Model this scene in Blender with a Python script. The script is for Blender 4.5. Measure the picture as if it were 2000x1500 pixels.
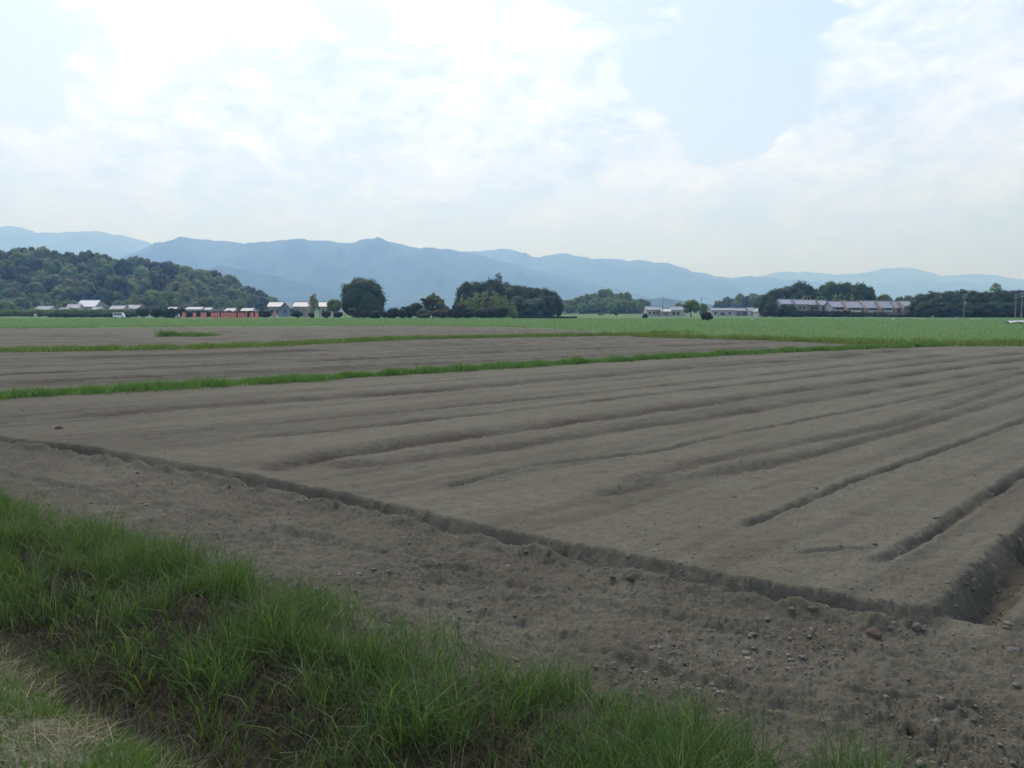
import bpy, math, random
import numpy as np
from mathutils import Vector

# ------------------------------------------------------------------ clear
for o in list(bpy.data.objects):
    bpy.data.objects.remove(o, do_unlink=True)
scene = bpy.context.scene
C = scene.collection
R = math.radians
rng = np.random.default_rng(7)
random.seed(7)

# ------------------------------------------------------------------ camera
F = 1640.0                 # focal length in photo pixels (photo 2000 x 1500)
H = 2.5                    # eye above the field
PITCH = R(5.0)
cam_d = bpy.data.cameras.new('camera')
cam_d.sensor_width = 36.0
cam_d.lens = F / 2000 * 36
cam_d.clip_start = 0.05
cam_d.clip_end = 60000
cam = bpy.data.objects.new('camera', cam_d)
C.objects.link(cam)
cam.location = (0, 0, H)
cam.rotation_euler = (math.pi / 2 - PITCH, 0, 0)
scene.camera = cam

# ------------------------------------------------------------------ sky, sun, exposure
SUN_EL, SUN_AZ = R(46), R(-17)          # azimuth from +Y towards +X
sun_dir = Vector((math.sin(SUN_AZ) * math.cos(SUN_EL), math.cos(SUN_AZ) * math.cos(SUN_EL), math.sin(SUN_EL)))
sd = bpy.data.lights.new('sun', 'SUN')
sd.energy = 1.5
sd.angle = R(14)
sd.color = (1.0, 0.96, 0.9)
sun = bpy.data.objects.new('sun', sd)
C.objects.link(sun)
sun.rotation_euler = sun_dir.to_track_quat('Z', 'Y').to_euler()
sun.location = (0, 0, 60)

vs = scene.view_settings
vs.view_transform = 'Standard'
vs.look = 'None'
vs.exposure = 0.33
vs.gamma = 1.0
vs.use_curve_mapping = False
scene.cycles.use_denoising = True
scene.cycles.max_bounces = 4
scene.cycles.diffuse_bounces = 2
scene.cycles.transmission_bounces = 4
scene.cycles.volume_bounces = 2
scene.cycles.transparent_max_bounces = 8


def pix_dir(u, v):
    """ray of a photo pixel"""
    cx, cy = (u - 1000) / F, (750 - v) / F
    c, s = math.cos(PITCH), math.sin(PITCH)
    return Vector((cx, c + cy * s, -s + cy * c))


def gnd(u, v, z=0.0):
    d = pix_dir(u, v)
    k = (z - H) / d.z
    return Vector((d.x * k, d.y * k, z))


def at(u, v, Y):
    d = pix_dir(u, v)
    k = Y / d.y
    return Vector((d.x * k, Y, H + d.z * k))


# world
world = bpy.data.worlds.new('World')
scene.world = world
world.use_nodes = True
wn, wl = world.node_tree.nodes, world.node_tree.links
wn.clear()


class NB:
    """small node builder"""
    def __init__(s, nt):
        s.n, s.l = nt.nodes, nt.links

    def new(s, t, **kw):
        n = s.n.new(t)
        for k, v in kw.items():
            setattr(n, k, v)
        return n

    def put(s, sock, v):
        if hasattr(v, 'is_output') or isinstance(v, bpy.types.NodeSocket):
            s.l.new(v, sock)
        else:
            sock.default_value = v

    def math(s, op, a, b=0.0, c=None, clamp=False):
        n = s.new('ShaderNodeMath', operation=op, use_clamp=clamp)
        s.put(n.inputs[0], a)
        s.put(n.inputs[1], b)
        if c is not None:
            s.put(n.inputs[2], c)
        return n.outputs[0]

    def vmath(s, op, a, b, out=0):
        n = s.new('ShaderNodeVectorMath', operation=op)
        s.put(n.inputs[0], a)
        s.put(n.inputs[1], b)
        return n.outputs[out]

    def smooth(s, x, a, b, c=0.0, d=1.0):
        n = s.new('ShaderNodeMapRange', interpolation_type='SMOOTHSTEP')
        s.put(n.inputs['Value'], x)
        n.inputs['From Min'].default_value = a
        n.inputs['From Max'].default_value = b
        n.inputs['To Min'].default_value = c
        n.inputs['To Max'].default_value = d
        return n.outputs['Result']

    def mix(s, f, a, b, blend='MIX'):
        n = s.new('ShaderNodeMix', data_type='RGBA', blend_type=blend)
        s.put(n.inputs['Factor'], f)
        s.put(n.inputs['A'], a if not isinstance(a, tuple) else (*a, 1.0)[:4])
        s.put(n.inputs['B'], b if not isinstance(b, tuple) else (*b, 1.0)[:4])
        return n.outputs['Result']

    def noise(s, vec, scale, detail=4, rough=0.55, dist=0.0, out='Fac'):
        n = s.new('ShaderNodeTexNoise')
        if vec is not None:
            s.put(n.inputs['Vector'], vec)
        n.inputs['Scale'].default_value = scale
        n.inputs['Detail'].default_value = detail
        n.inputs['Roughness'].default_value = rough
        n.inputs['Distortion'].default_value = dist
        return n.outputs[out]


B = NB(world.node_tree)
tc = B.new('ShaderNodeTexCoord')
dirv = tc.outputs['Generated']
sky = B.new('ShaderNodeTexSky', sky_type='NISHITA', sun_disc=False, sun_elevation=SUN_EL,
            sun_rotation=SUN_AZ, altitude=60, air_density=1.0, dust_density=2.5, ozone_density=1.0)
SKY_STRENGTH = 0.1
# cumulus: fractal noise on the direction, pushed up or down by broad banks of cloud and gaps
sep = B.new('ShaderNodeSeparateXYZ')
wl.new(dirv, sep.inputs[0])
elev = sep.outputs['Z']
stretched = B.vmath('MULTIPLY', dirv, (1.0, 1.0, 1.7))
n_big = B.noise(stretched, 4.5, 3, 0.5)
n_fine = B.noise(stretched, 13.0, 6, 0.6, 0.25)
cov = B.math('ADD', B.math('MULTIPLY', n_big, 0.45), B.math('MULTIPLY', n_fine, 0.62))


def lobe(u, v, deg, amp):
    c = pix_dir(u, v).normalized()
    dt = B.vmath('DOT_PRODUCT', dirv, tuple(c), 'Value')
    return B.smooth(dt, math.cos(R(deg)), 1.0, 0.0, amp)


banks = [(330, 60, 9.5, .26), (420, 240, 9, .22), (760, 200, 9, .22), (1060, 180, 6, .22), (1150, 330, 7, .16),
         (870, 30, 3.4, .22), (700, 380, 10, .12), (1350, 370, 8, .10), (1850, 30, 6, .2), (1640, 110, 2.6, .26),
         (1800, 300, 10, .16), (120, 330, 8, .14), (60, 100, 5, -.2), (1410, 130, 7.5, -.22), (700, 15, 2.6, -.14),
         (1540, 60, 3.5, -.08), (1640, 330, 6, .12), (1900, 160, 6, .12), (190, 180, 2.6, .14), (1300, 20, 2.2, .05)]
for b in banks:
    cov = B.math('ADD', cov, lobe(*b))
mask = B.smooth(cov, 0.535, 0.66)
# light and shade inside the cloud: thinner towards the sun is brighter
off = B.vmath('ADD', stretched, tuple(0.02 * c for c in sun_dir))
n_off = B.noise(off, 13.0, 6, 0.6, 0.25)
relief = B.math('MULTIPLY_ADD', B.math('SUBTRACT', n_fine, n_off), 4.0, 0.5, clamp=True)
n_soft = B.noise(stretched, 7.0, 4, 0.55)
body = B.smooth(n_soft, 0.36, 0.62)
lit = B.math('ADD', B.math('MULTIPLY', relief, 0.6), B.math('MULTIPLY', body, 0.42), clamp=True)
sdot = B.vmath('DOT_PRODUCT', dirv, tuple(sun_dir), 'Value')
near_sun = B.smooth(sdot, 0.72, 1.0)
lit = B.math('ADD', lit, B.math('MULTIPLY', near_sun, 0.5), clamp=True)
k = 1.0 / SKY_STRENGTH
cloud = B.mix(lit, (0.53 * k, 0.655 * k, 0.87 * k), (0.93 * k, 0.98 * k, 1.13 * k))
# thin summer veil that whitens the blue, thicker low down
veil_amt = B.smooth(elev, 0.0, 0.5, 0.80, 0.5)
clear = B.mix(veil_amt, sky.outputs[0], (0.61 * k, 0.755 * k, 1.03 * k))
col = B.mix(B.math('MULTIPLY', mask, 0.9), clear, cloud)
low = B.smooth(elev, 0.03, 0.2, 0.65, 0.0)
col = B.mix(low, col, (0.50 * k, 0.675 * k, 1.12 * k))
col = B.mix(1.0, col, (0.97, 1.0, 1.07), 'MULTIPLY')
bg = B.new('ShaderNodeBackground')
wl.new(col, bg.inputs['Color'])
bg.inputs['Strength'].default_value = SKY_STRENGTH
wo = B.new('ShaderNodeOutputWorld')
wl.new(bg.outputs[0], wo.inputs['Surface'])

# ------------------------------------------------------------------ helpers
def tag(o, label=None, cat=None, group=None, kind=None):
    if label:
        o['label'] = label
    if cat:
        o['category'] = cat
    if group:
        o['group'] = group
    if kind:
        o['kind'] = kind
    return o


def link(name, me, mat=None, parent=None, loc=(0, 0, 0), rot=(0, 0, 0), scale=(1, 1, 1)):
    o = bpy.data.objects.new(name, me)
    C.objects.link(o)
    o.location, o.rotation_euler, o.scale = loc, rot, scale
    if parent is not None:
        o.parent = parent
    if mat is not None and me is not None:
        if not me.materials:
            me.materials.append(mat)
    return o


def empty(name, loc, rz=0.0):
    o = bpy.data.objects.new(name, None)
    o.empty_display_size = 0.2
    C.objects.link(o)
    o.location = loc
    o.rotation_euler = (0, 0, rz)
    return o


def np_mesh(name, V, faces_list, smooth=False):
    """V (N,3); faces_list: list of (M,k) int arrays"""
    me = bpy.data.meshes.new(name)
    V = np.ascontiguousarray(V, dtype=np.float32)
    me.vertices.add(len(V))
    me.vertices.foreach_set('co', V.ravel())
    loops = np.concatenate([f.ravel() for f in faces_list]).astype(np.int32)
    tot = np.concatenate([np.full(len(f), f.shape[1], np.int32) for f in faces_list])
    start = np.concatenate([[0], np.cumsum(tot)[:-1]]).astype(np.int32)
    me.loops.add(len(loops))
    me.loops.foreach_set('vertex_index', loops)
    me.polygons.add(len(tot))
    me.polygons.foreach_set('loop_start', start)
    me.polygons.foreach_set('loop_total', tot)
    if smooth:
        me.polygons.foreach_set('use_smooth', np.ones(len(tot), dtype=bool))
    me.update(calc_edges=True)
    return me


class MB:
    """collects boxes, prisms and tubes into one mesh"""
    def __init__(s):
        s.v, s.f = [], []

    def add(s, vs, fs):
        b = len(s.v)
        s.v += [tuple(v) for v in vs]
        s.f += [tuple(i + b for i in f) for f in fs]
        return s

    def box(s, x0, x1, y0, y1, z0, z1):
        return s.add([(x0, y0, z0), (x1, y0, z0), (x1, y1, z0), (x0, y1, z0), (x0, y0, z1), (x1, y0, z1), (x1, y1, z1), (x0, y1, z1)],
                     [(3, 2, 1, 0), (4, 5, 6, 7), (0, 1, 5, 4), (1, 2, 6, 5), (2, 3, 7, 6), (3, 0, 4, 7)])

    def prism_x(s, x0, x1, pts):
        """pts: (y,z) outline, extruded along x"""
        n = len(pts)
        vs = [(x0, y, z) for y, z in pts] + [(x1, y, z) for y, z in pts]
        fs = [tuple(range(n))[::-1], tuple(range(n, 2 * n))]
        fs += [(i, (i + 1) % n, n + (i + 1) % n, n + i) for i in range(n)]
        return s.add(vs, fs)

    def lathe(s, prof, n=12, cx=0, cy=0):
        """prof: list of (r,z) bottom to top, capped"""
        b = []
        for r, z in prof:
            for i in range(n):
                a = 2 * math.pi * i / n
                b.append((cx + r * math.cos(a), cy + r * math.sin(a), z))
        fs = []
        for j in range(len(prof) - 1):
            for i in range(n):
                fs.append((j * n + i, j * n + (i + 1) % n, (j + 1) * n + (i + 1) % n, (j + 1) * n + i))
        fs.append(tuple(range(n))[::-1])
        fs.append(tuple((len(prof) - 1) * n + i for i in range(n)))
        return s.add(b, fs)

    def tube(s, p, q, r0, r1, n=7):
        p, q = Vector(p), Vector(q)
        d = (q - p).normalized()
        a = d.orthogonal().normalized()
        c = d.cross(a)
        vs = []
        for base, r in ((p, r0), (q, r1)):
            for i in range(n):
                t = 2 * math.pi * i / n
                vs.append(base + a * math.cos(t) * r + c * math.sin(t) * r)
        fs = [(i, (i + 1) % n, n + (i + 1) % n, n + i) for i in range(n)]
        fs += [tuple(range(n))[::-1], tuple(range(n, 2 * n))]
        return s.add(vs, fs)

    def mesh(s, name, smooth=False):
        me = bpy.data.meshes.new(name)
        me.from_pydata(s.v, [], s.f)
        if smooth:
            me.polygons.foreach_set('use_smooth', np.ones(len(me.polygons), dtype=bool))
        me.update()
        return me

    def build(s, name, mat, parent=None, smooth=False, **kw):
        return link(name, s.mesh(name, smooth), mat, parent, **kw)


# gradient noise in numpy
def _hash(ix, iy, seed):
    h = (ix.astype(np.int64) * 374761393 + iy.astype(np.int64) * 668265263 + seed * 2147483647) & 0xFFFFFFFF
    h = ((h ^ (h >> 13)) * 1274126177) & 0xFFFFFFFF
    return (h ^ (h >> 16)) & 0xFFFF


def pn(x, y, seed=0):
    ix, iy = np.floor(x), np.floor(y)
    fx, fy = x - ix, y - iy
    ux, uy = fx * fx * fx * (fx * (fx * 6 - 15) + 10), fy * fy * fy * (fy * (fy * 6 - 15) + 10)

    def g(ox, oy):
        a = _hash(ix + ox, iy + oy, seed) * (2 * math.pi / 65536)
        return np.cos(a) * (fx - ox) + np.sin(a) * (fy - oy)
    a = g(0, 0) + ux * (g(1, 0) - g(0, 0))
    b = g(0, 1) + ux * (g(1, 1) - g(0, 1))
    return (a + uy * (b - a)) * 1.5


def fbm(x, y, oct=4, seed=0, gain=0.5):
    r, a = 0, 1.0
    for i in range(oct):
        r = r + a * pn(x, y, seed + i * 17)
        x, y, a = x * 2.03 + 11.3, y * 2.03 - 7.7, a * gain
    return r


def sstep(x, a, b):
    t = np.clip((x - a) / (b - a), 0, 1)
    return t * t * (3 - 2 * t)


# ------------------------------------------------------------------ materials
def new_mat(name):
    m = bpy.data.materials.new(name)
    m.use_nodes = True
    m.node_tree.nodes.clear()
    return m, NB(m.node_tree)


def out_surf(b, shader):
    o = b.new('ShaderNodeOutputMaterial')
    b.l.new(shader, o.inputs['Surface'])


def principled(b, col, rough=0.8, spec=0.3, bump=None, metal=0.0):
    p = b.new('ShaderNodeBsdfPrincipled')
    b.put(p.inputs['Base Color'], col if not isinstance(col, tuple) else (*col, 1.0)[:4])
    b.put(p.inputs['Roughness'], rough)
    p.inputs['Specular IOR Level'].default_value = spec
    p.inputs['Metallic'].default_value = metal
    if bump is not None:
        b.l.new(bump, p.inputs['Normal'])
    return p.outputs[0]


def bump(b, h, dist, strength=1.0, prev=None):
    n = b.new('ShaderNodeBump')
    n.inputs['Strength'].default_value = strength
    n.inputs['Distance'].default_value = dist
    b.l.new(h, n.inputs['Height'])
    if prev is not None:
        b.l.new(prev, n.inputs['Normal'])
    return n.outputs[0]


def plain(name, col, rough=0.7, var=0.12, scale=3.0, spec=0.3, metal=0.0, bdist=0.0):
    m, b = new_mat(name)
    t = b.new('ShaderNodeTexCoord').outputs['Object']
    n = b.noise(t, scale, 5, 0.6)
    oi = b.new('ShaderNodeObjectInfo').outputs['Random']
    f = b.math('ADD', b.math('MULTIPLY', b.math('SUBTRACT', n, 0.5), 2 * var), b.math('MULTIPLY_ADD', oi, var, 1.0 - var / 2))
    c = b.mix(1.0, col, b.new('ShaderNodeCombineXYZ').outputs[0], 'MULTIPLY')
    cx = c.node.inputs['B'].links[0].from_node
    for i in range(3):
        b.l.new(f, cx.inputs[i])
    bp = bump(b, n, bdist) if bdist else None
    out_surf(b, principled(b, c, rough, spec, bp, metal))
    return m


def leaf_mat(name, c1, c2, c3=None, transl=0.3, obj_var=0.35):
    """foliage: every leaf its own tone (random per island), every plant its own tint"""
    m, b = new_mat(name)
    g = b.new('ShaderNodeNewGeometry').outputs['Random Per Island']
    oi = b.new('ShaderNodeObjectInfo').outputs['Random']
    c = b.mix(g, c1, c2)
    if c3:
        c = b.mix(b.smooth(g, 0.8, 1.0), c, c3)
    hs = b.new('ShaderNodeHueSaturation')
    b.l.new(c, hs.inputs['Color'])
    b.l.new(b.math('MULTIPLY_ADD', oi, 0.05, 0.475), hs.inputs['Hue'])
    b.l.new(b.math('MULTIPLY_ADD', oi, obj_var * 2, 1.0 - obj_var), hs.inputs['Value'])
    c = hs.outputs[0]
    d = b.new('ShaderNodeBsdfPrincipled')
    b.l.new(c, d.inputs['Base Color'])
    d.inputs['Roughness'].default_value = 0.6
    d.inputs['Specular IOR Level'].default_value = 0.25
    t = b.new('ShaderNodeBsdfTranslucent')
    b.l.new(b.mix(1.0, c, (1.4, 1.5, 0.65), 'MULTIPLY'), t.inputs['Color'])
    mx = b.new('ShaderNodeMixShader')
    mx.inputs[0].default_value = transl
    b.l.new(d.outputs[0], mx.inputs[1])
    b.l.new(t.outputs[0], mx.inputs[2])
    out_surf(b, mx.outputs[0])
    return m


M = {}
M['broad'] = leaf_mat('leaf_broad', (0.026, 0.048, 0.018), (0.062, 0.095, 0.032))
M['hill'] = leaf_mat('leaf_hill', (0.11, 0.15, 0.058), (0.23, 0.265, 0.105), (0.3, 0.3, 0.12), 0.5, 0.35)
M['shrub'] = leaf_mat('leaf_shrub', (0.016, 0.032, 0.014), (0.038, 0.062, 0.022), obj_var=0.25)
M['pale'] = leaf_mat('leaf_pale', (0.13, 0.19, 0.05), (0.23, 0.29, 0.1), None, 0.45, 0.1)
M['bamboo'] = leaf_mat('leaf_bamboo', (0.19, 0.24, 0.09), (0.34, 0.37, 0.16), None, 0.5, 0.1)
M['sparse'] = leaf_mat('leaf_sparse', (0.15, 0.16, 0.06), (0.25, 0.26, 0.11), None, 0.45, 0.15)
M['bark'] = plain('bark', (0.07, 0.055, 0.042), 0.9, 0.25, 6.0)
M['grass'] = leaf_mat('grass_blade', (0.052, 0.102, 0.027), (0.125, 0.185, 0.062), (0.24, 0.26, 0.14), 0.38, 0.0)
M['grass_far'] = leaf_mat('grass_far', (0.08, 0.15, 0.038), (0.165, 0.245, 0.08), (0.2, 0.265, 0.11), 0.4, 0.0)
M['crop'] = leaf_mat('crop_blade', (0.19, 0.275, 0.135), (0.255, 0.35, 0.185), (0.28, 0.36, 0.21), 0.3, 0.0)
M['straw'] = leaf_mat('dry_straw', (0.14, 0.11, 0.065), (0.27, 0.215, 0.135), (0.36, 0.3, 0.2), 0.15, 0.0)
M['thatch'] = leaf_mat('dead_thatch', (0.03, 0.022, 0.013), (0.085, 0.062, 0.037), (0.15, 0.115, 0.07), 0.1, 0.0)
M['mown'] = leaf_mat('mown_grass', (0.07, 0.125, 0.028), (0.155, 0.205, 0.06), (0.21, 0.23, 0.09), 0.3, 0.0)

# ground: attribute zone = (grass cover, moist / turned soil plus painted furrow shade, dead thatch)
m, b = new_mat('ground')
M['ground'] = m
pos = b.new('ShaderNodeNewGeometry').outputs['Position']
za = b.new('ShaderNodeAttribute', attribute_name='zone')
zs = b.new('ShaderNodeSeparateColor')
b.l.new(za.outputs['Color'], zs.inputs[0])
zg, zm_shade, zt = zs.outputs
n1 = b.noise(pos, 0.35, 5, 0.6)
n2 = b.noise(pos, 3.2, 5, 0.65)
n3 = b.noise(pos, 22.0, 4, 0.7)
n4 = b.noise(pos, 95.0, 2, 0.7)
dry = b.mix(b.smooth(n1, 0.3, 0.7), (0.168, 0.150, 0.108), (0.2, 0.181, 0.134))
soil = b.mix(b.smooth(n2, 0.3, 0.72, 0.0, 0.6), dry, (0.128, 0.113, 0.082))
soil = b.mix(b.smooth(n3, 0.5, 0.72, 0.0, 0.5), soil, (0.235, 0.215, 0.165))
soil = b.mix(b.smooth(n4, 0.35, 0.6, 0.45, 0.0), soil, (0.09, 0.078, 0.056))
soil = b.mix(zm_shade, soil, (0.055, 0.045, 0.033))
speck = b.new('ShaderNodeTexVoronoi', feature='F1')
b.l.new(pos, speck.inputs['Vector'])
speck.inputs['Scale'].default_value = 9.0
sp = b.math('MULTIPLY', b.smooth(speck.outputs['Distance'], 0.10, 0.05), b.smooth(b.noise(pos, 2.0, 2), 0.52, 0.6))
soil = b.mix(b.math('MULTIPLY', sp, 0.5), soil, (0.26, 0.235, 0.2))
thatch = b.mix(b.smooth(n3, 0.3, 0.7), (0.022, 0.018, 0.011), (0.065, 0.05, 0.03))
gcol = b.mix(b.smooth(n1, 0.3, 0.7), (0.12, 0.195, 0.07), (0.16, 0.24, 0.1))
gcol = b.mix(b.smooth(n2, 0.35, 0.7, 0.0, 0.5), gcol, (0.05, 0.095, 0.03))
c = b.mix(zt, soil, thatch)
c = b.mix(zg, c, gcol)
h = b.math('ADD', b.math('MULTIPLY', n3, 0.7), b.math('MULTIPLY', n4, 0.3))
bp = bump(b, n2, 0.05, 0.8)
bp = bump(b, h, 0.035, 1.0, bp)
out_surf(b, principled(b, c, 0.95, 0.15, bp))

m, b = new_mat('forest_slope')
M['slope'] = m
pos = b.new('ShaderNodeNewGeometry').outputs['Position']
n1 = b.noise(pos, 0.004, 8, 0.65)
n2 = b.noise(pos, 0.03, 4, 0.6)
c = b.mix(b.smooth(n1, 0.35, 0.65), (0.028, 0.046, 0.022), (0.062, 0.088, 0.036))
c = b.mix(b.smooth(n2, 0.4, 0.7, 0, 0.6), c, (0.02, 0.034, 0.018))
out_surf(b, principled(b, c, 0.95, 0.1, bump(b, n2, 8.0, 0.4)))

M['hillsoil'] = plain('hill_floor', (0.05, 0.068, 0.03), 0.95, 0.2, 0.05)
M['stone'] = plain('stone', (0.15, 0.135, 0.115), 0.9, 0.3, 14.0, bdist=0.004)
M['stone_brown'] = plain('stone_brown', (0.125, 0.088, 0.06), 0.9, 0.3, 14.0, bdist=0.004)
M['clod'] = leaf_mat('soil_clod', (0.11, 0.096, 0.07), (0.175, 0.155, 0.115), None, 0.0, 0.0)
M['pebble'] = leaf_mat('pebble', (0.14, 0.125, 0.1), (0.25, 0.23, 0.19), None, 0.0, 0.0)
M['root'] = plain('dry_root', (0.085, 0.05, 0.035), 0.9, 0.3, 20.0)
M['vermilion'] = plain('vermilion_paint', (0.72, 0.25, 0.2), 0.6, 0.12, 2.0)
M['plinth'] = plain('pale_stone', (0.62, 0.6, 0.56), 0.85, 0.1, 3.0)
M['roof_grey'] = plain('roof_grey', (0.30, 0.31, 0.34), 0.55, 0.12, 1.5)
M['roof_light'] = plain('roof_light', (0.29, 0.29, 0.32), 0.5, 0.1, 1.2)
M['roof_pale'] = plain('roof_pale', (0.36, 0.36, 0.38), 0.5, 0.08, 1.0)
M['roof_white'] = plain('roof_white', (0.6, 0.6, 0.59), 0.5, 0.06, 1.0)
M['roof_tile'] = plain('roof_tile', (0.27, 0.28, 0.30), 0.5, 0.12, 2.0)
M['wall_cream'] = plain('wall_cream', (0.38, 0.355, 0.31), 0.85, 0.1, 0.8)
M['wall_white'] = plain('wall_white', (0.44, 0.43, 0.41), 0.85, 0.08, 0.8)
M['wall_pink'] = plain('wall_terracotta', (0.34, 0.26, 0.22), 0.85, 0.12, 0.8)
M['wall_grey'] = plain('wall_grey', (0.32, 0.31, 0.30), 0.85, 0.12, 0.8)
M['wall_blue'] = plain('wall_blue', (0.2, 0.25, 0.32), 0.8, 0.08, 0.8)
M['glass'] = plain('window_glass', (0.03, 0.035, 0.04), 0.15, 0.1, 1.0, 0.5)
M['frame'] = plain('window_frame', (0.3, 0.29, 0.28), 0.5, 0.05)
M['balcony'] = plain('balcony_panel', (0.52, 0.49, 0.44), 0.7, 0.08)
M['concrete'] = plain('pole_concrete', (0.22, 0.22, 0.21), 0.85, 0.1, 2.0)
M['steel'] = plain('galvanised_steel', (0.35, 0.36, 0.37), 0.45, 0.08, 4.0, 0.5, 0.5)
M['car_white'] = plain('car_paint_white', (0.78, 0.78, 0.8), 0.25, 0.03, 1.0, 0.5)
M['rubber'] = plain('rubber', (0.02, 0.02, 0.02), 0.8, 0.1)
M['sign_white'] = plain('sign_white', (0.75, 0.75, 0.73), 0.5, 0.05)
M['sheet'] = plain('plastic_sheet', (0.60, 0.64, 0.64), 0.35, 0.15, 1.2, 0.5, bdist=0.03)
M['boards'] = plain('old_boards', (0.13, 0.075, 0.05), 0.9, 0.25, 3.0)

# ------------------------------------------------------------------ the ground sheet
# cross-section of the roadside: p = distance from the camera's foot towards the field
TN = np.array([0.609, 0.793])          # across the bank, towards the field
TT = np.array([0.793, -0.609])         # along it


def poly(pts):
    return np.array([[gnd(u, v).x, gnd(u, v).y] for u, v in pts])


VPX = 2600


def to_vp(pts, *vs):
    """continue a furrow straight on across the field"""
    u0, v0 = pts[-1]
    for v in vs:
        t = (v0 - v) / (v0 - 607.0)
        pts = pts + [(u0 + (VPX - u0) * t, v)]
    return pts


# name: (pixel polyline, half width m, depth m, rim height, moist / painted shade, edge wobble)
trench_a = [(-700, 770), (-300, 815), (-100, 846), (0, 862), (130, 876), (300, 906), (480, 938), (700, 986), (950, 1044), (1200, 1098), (1450, 1146), (1700, 1194), (1885, 1228)]
trench_b = [(1888, 1218), (1945, 1148), (2003, 1082), (2100, 985), (2250, 860), (2400, 750)]
FURROWS = [
    (trench_a, 0.17, 0.2, 0.05, 0.24, 0.05),
    (trench_b, 0.185, 0.25, 0.06, 0.45, 0.03),
    (to_vp([(1690, 1108), (1760, 1078), (1850, 1022), (1930, 968), (2000, 925)], 800, 700), 0.085, 0.085, 0.02, 0.35, 0.02),
    ([(1528, 1086), (1640, 1074), (1740, 1066)], 0.05, 0.05, 0.012, 0.3, 0.015),
    (to_vp([(1440, 1032), (1525, 998), (1650, 946), (1800, 893), (2000, 821)], 730, 670), 0.08, 0.06, 0.015, 0.45, 0.03),
    (to_vp([(1150, 972), (1300, 942), (1450, 915), (1575, 890), (1775, 836), (2000, 770)], 690), 0.2, 0.06, 0.012, 0.35, 0.08),
    ([(1225, 950), (1350, 905), (1550, 866), (1750, 828), (2000, 745), (2300, 675)], 0.24, 0.045, 0.01, 0.35, 0.1),
    ([(850, 957), (960, 930), (1050, 908), (1200, 892), (1300, 877), (1450, 843), (1650, 805), (1850, 765), (2000, 728), (2300, 675)], 0.09, 0.05, 0.012, 0.4, 0.05),
    ([(480, 922), (540, 914), (650, 890), (850, 858), (1000, 838), (1200, 811), (1400, 784), (1650, 748), (1850, 720), (2000, 701), (2300, 668)], 0.42, 0.08, 0.02, 0.55, 0.15),
    ([(600, 915), (750, 904), (1000, 872), (1150, 846), (1350, 819), (1500, 795), (1750, 755), (2000, 716)], 0.36, 0.05, 0.015, 0.42, 0.2),
    ([(470, 856), (650, 840), (1000, 802), (1250, 772), (1500, 745), (1750, 716), (2000, 688)], 0.2, 0.05, 0.015, 0.45, 0.08),
    ([(220, 858), (450, 835), (1000, 783), (1300, 752), (1600, 720), (1850, 692)], 0.22, 0.05, 0.015, 0.42, 0.08),
    ([(100, 850), (350, 815), (700, 786), (1100, 752), (1500, 715), (1800, 686)], 0.12, 0.03, 0.01, 0.25, 0.1),
    ([(-200, 836), (0, 822), (150, 812), (350, 796), (550, 782), (800, 765), (1000, 748), (1350, 717), (1600, 700), (1780, 681)], 0.75, 0.06, 0.02, 0.5, 0.25),
    ([(0, 802), (300, 782), (600, 762), (1000, 735), (1400, 708), (1700, 687)], 0.2, 0.03, 0.01, 0.35, 0.12),
    ([(-200, 765), (0, 750), (400, 729), (700, 716), (1000, 703), (1500, 678)], 0.5, 0.05, 0.02, 0.6, 0.25),
    ([(-200, 738), (0, 731), (200, 722), (600, 705), (1000, 686), (1500, 668)], 0.9, 0.05, 0.02, 0.6, 0.35),
    ([(-100, 722), (0, 716), (300, 706), (700, 692), (1000, 678), (1300, 668)], 0.6, 0.04, 0.02, 0.4, 0.3),
    ([(-100, 705), (0, 702), (250, 696), (430, 691), (600, 684), (700, 680), (1000, 668), (1200, 662)], 0.9, 0.04, 0.02, 0.35, 0.4),
    # tyre marks on the headland
    ([(-150, 1000), (0, 1015), (200, 1062), (420, 1118), (640, 1178), (820, 1228)], 0.10, 0.035, 0.02, 0.15, 0.10),
    ([(-150, 905), (0, 925), (300, 985), (640, 1060), (900, 1120), (1250, 1200), (1600, 1270)], 0.09, 0.03, 0.02, 0.1, 0.12),
    ([(1180, 1180), (1450, 1225), (1700, 1275), (1960, 1330)], 0.07, 0.025, 0.02, 0.12, 0.1),
    ([(700, 1150), (1000, 1225), (1250, 1300), (1500, 1370), (1800, 1440), (2050, 1500)], 0.10, 0.03, 0.025, 0.12, 0.14),
    ([(1560, 1325), (1700, 1352), (1800, 1362), (1830, 1380), (1900, 1378), (1945, 1405), (2010, 1420)], 0.035, 0.03, 0.03, 0.1, 0.03),
]
FUR = [(poly(f[0]),) + f[1:] for f in FURROWS]
CROP_NEAR = poly([(-1500, 655), (-300, 646), (0, 643), (300, 641), (600, 639), (800, 637.5), (1000, 640), (1150, 648), (1300, 656), (1500, 663), (1700, 671), (2000, 674), (2400, 680), (3600, 700)])
TRENCH = FUR[0][0]
BALK = poly([(-500, 812), (0, 777), (500, 749), (1000, 717), (1500, 688.5), (1850, 675), (2400, 655)])


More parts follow.
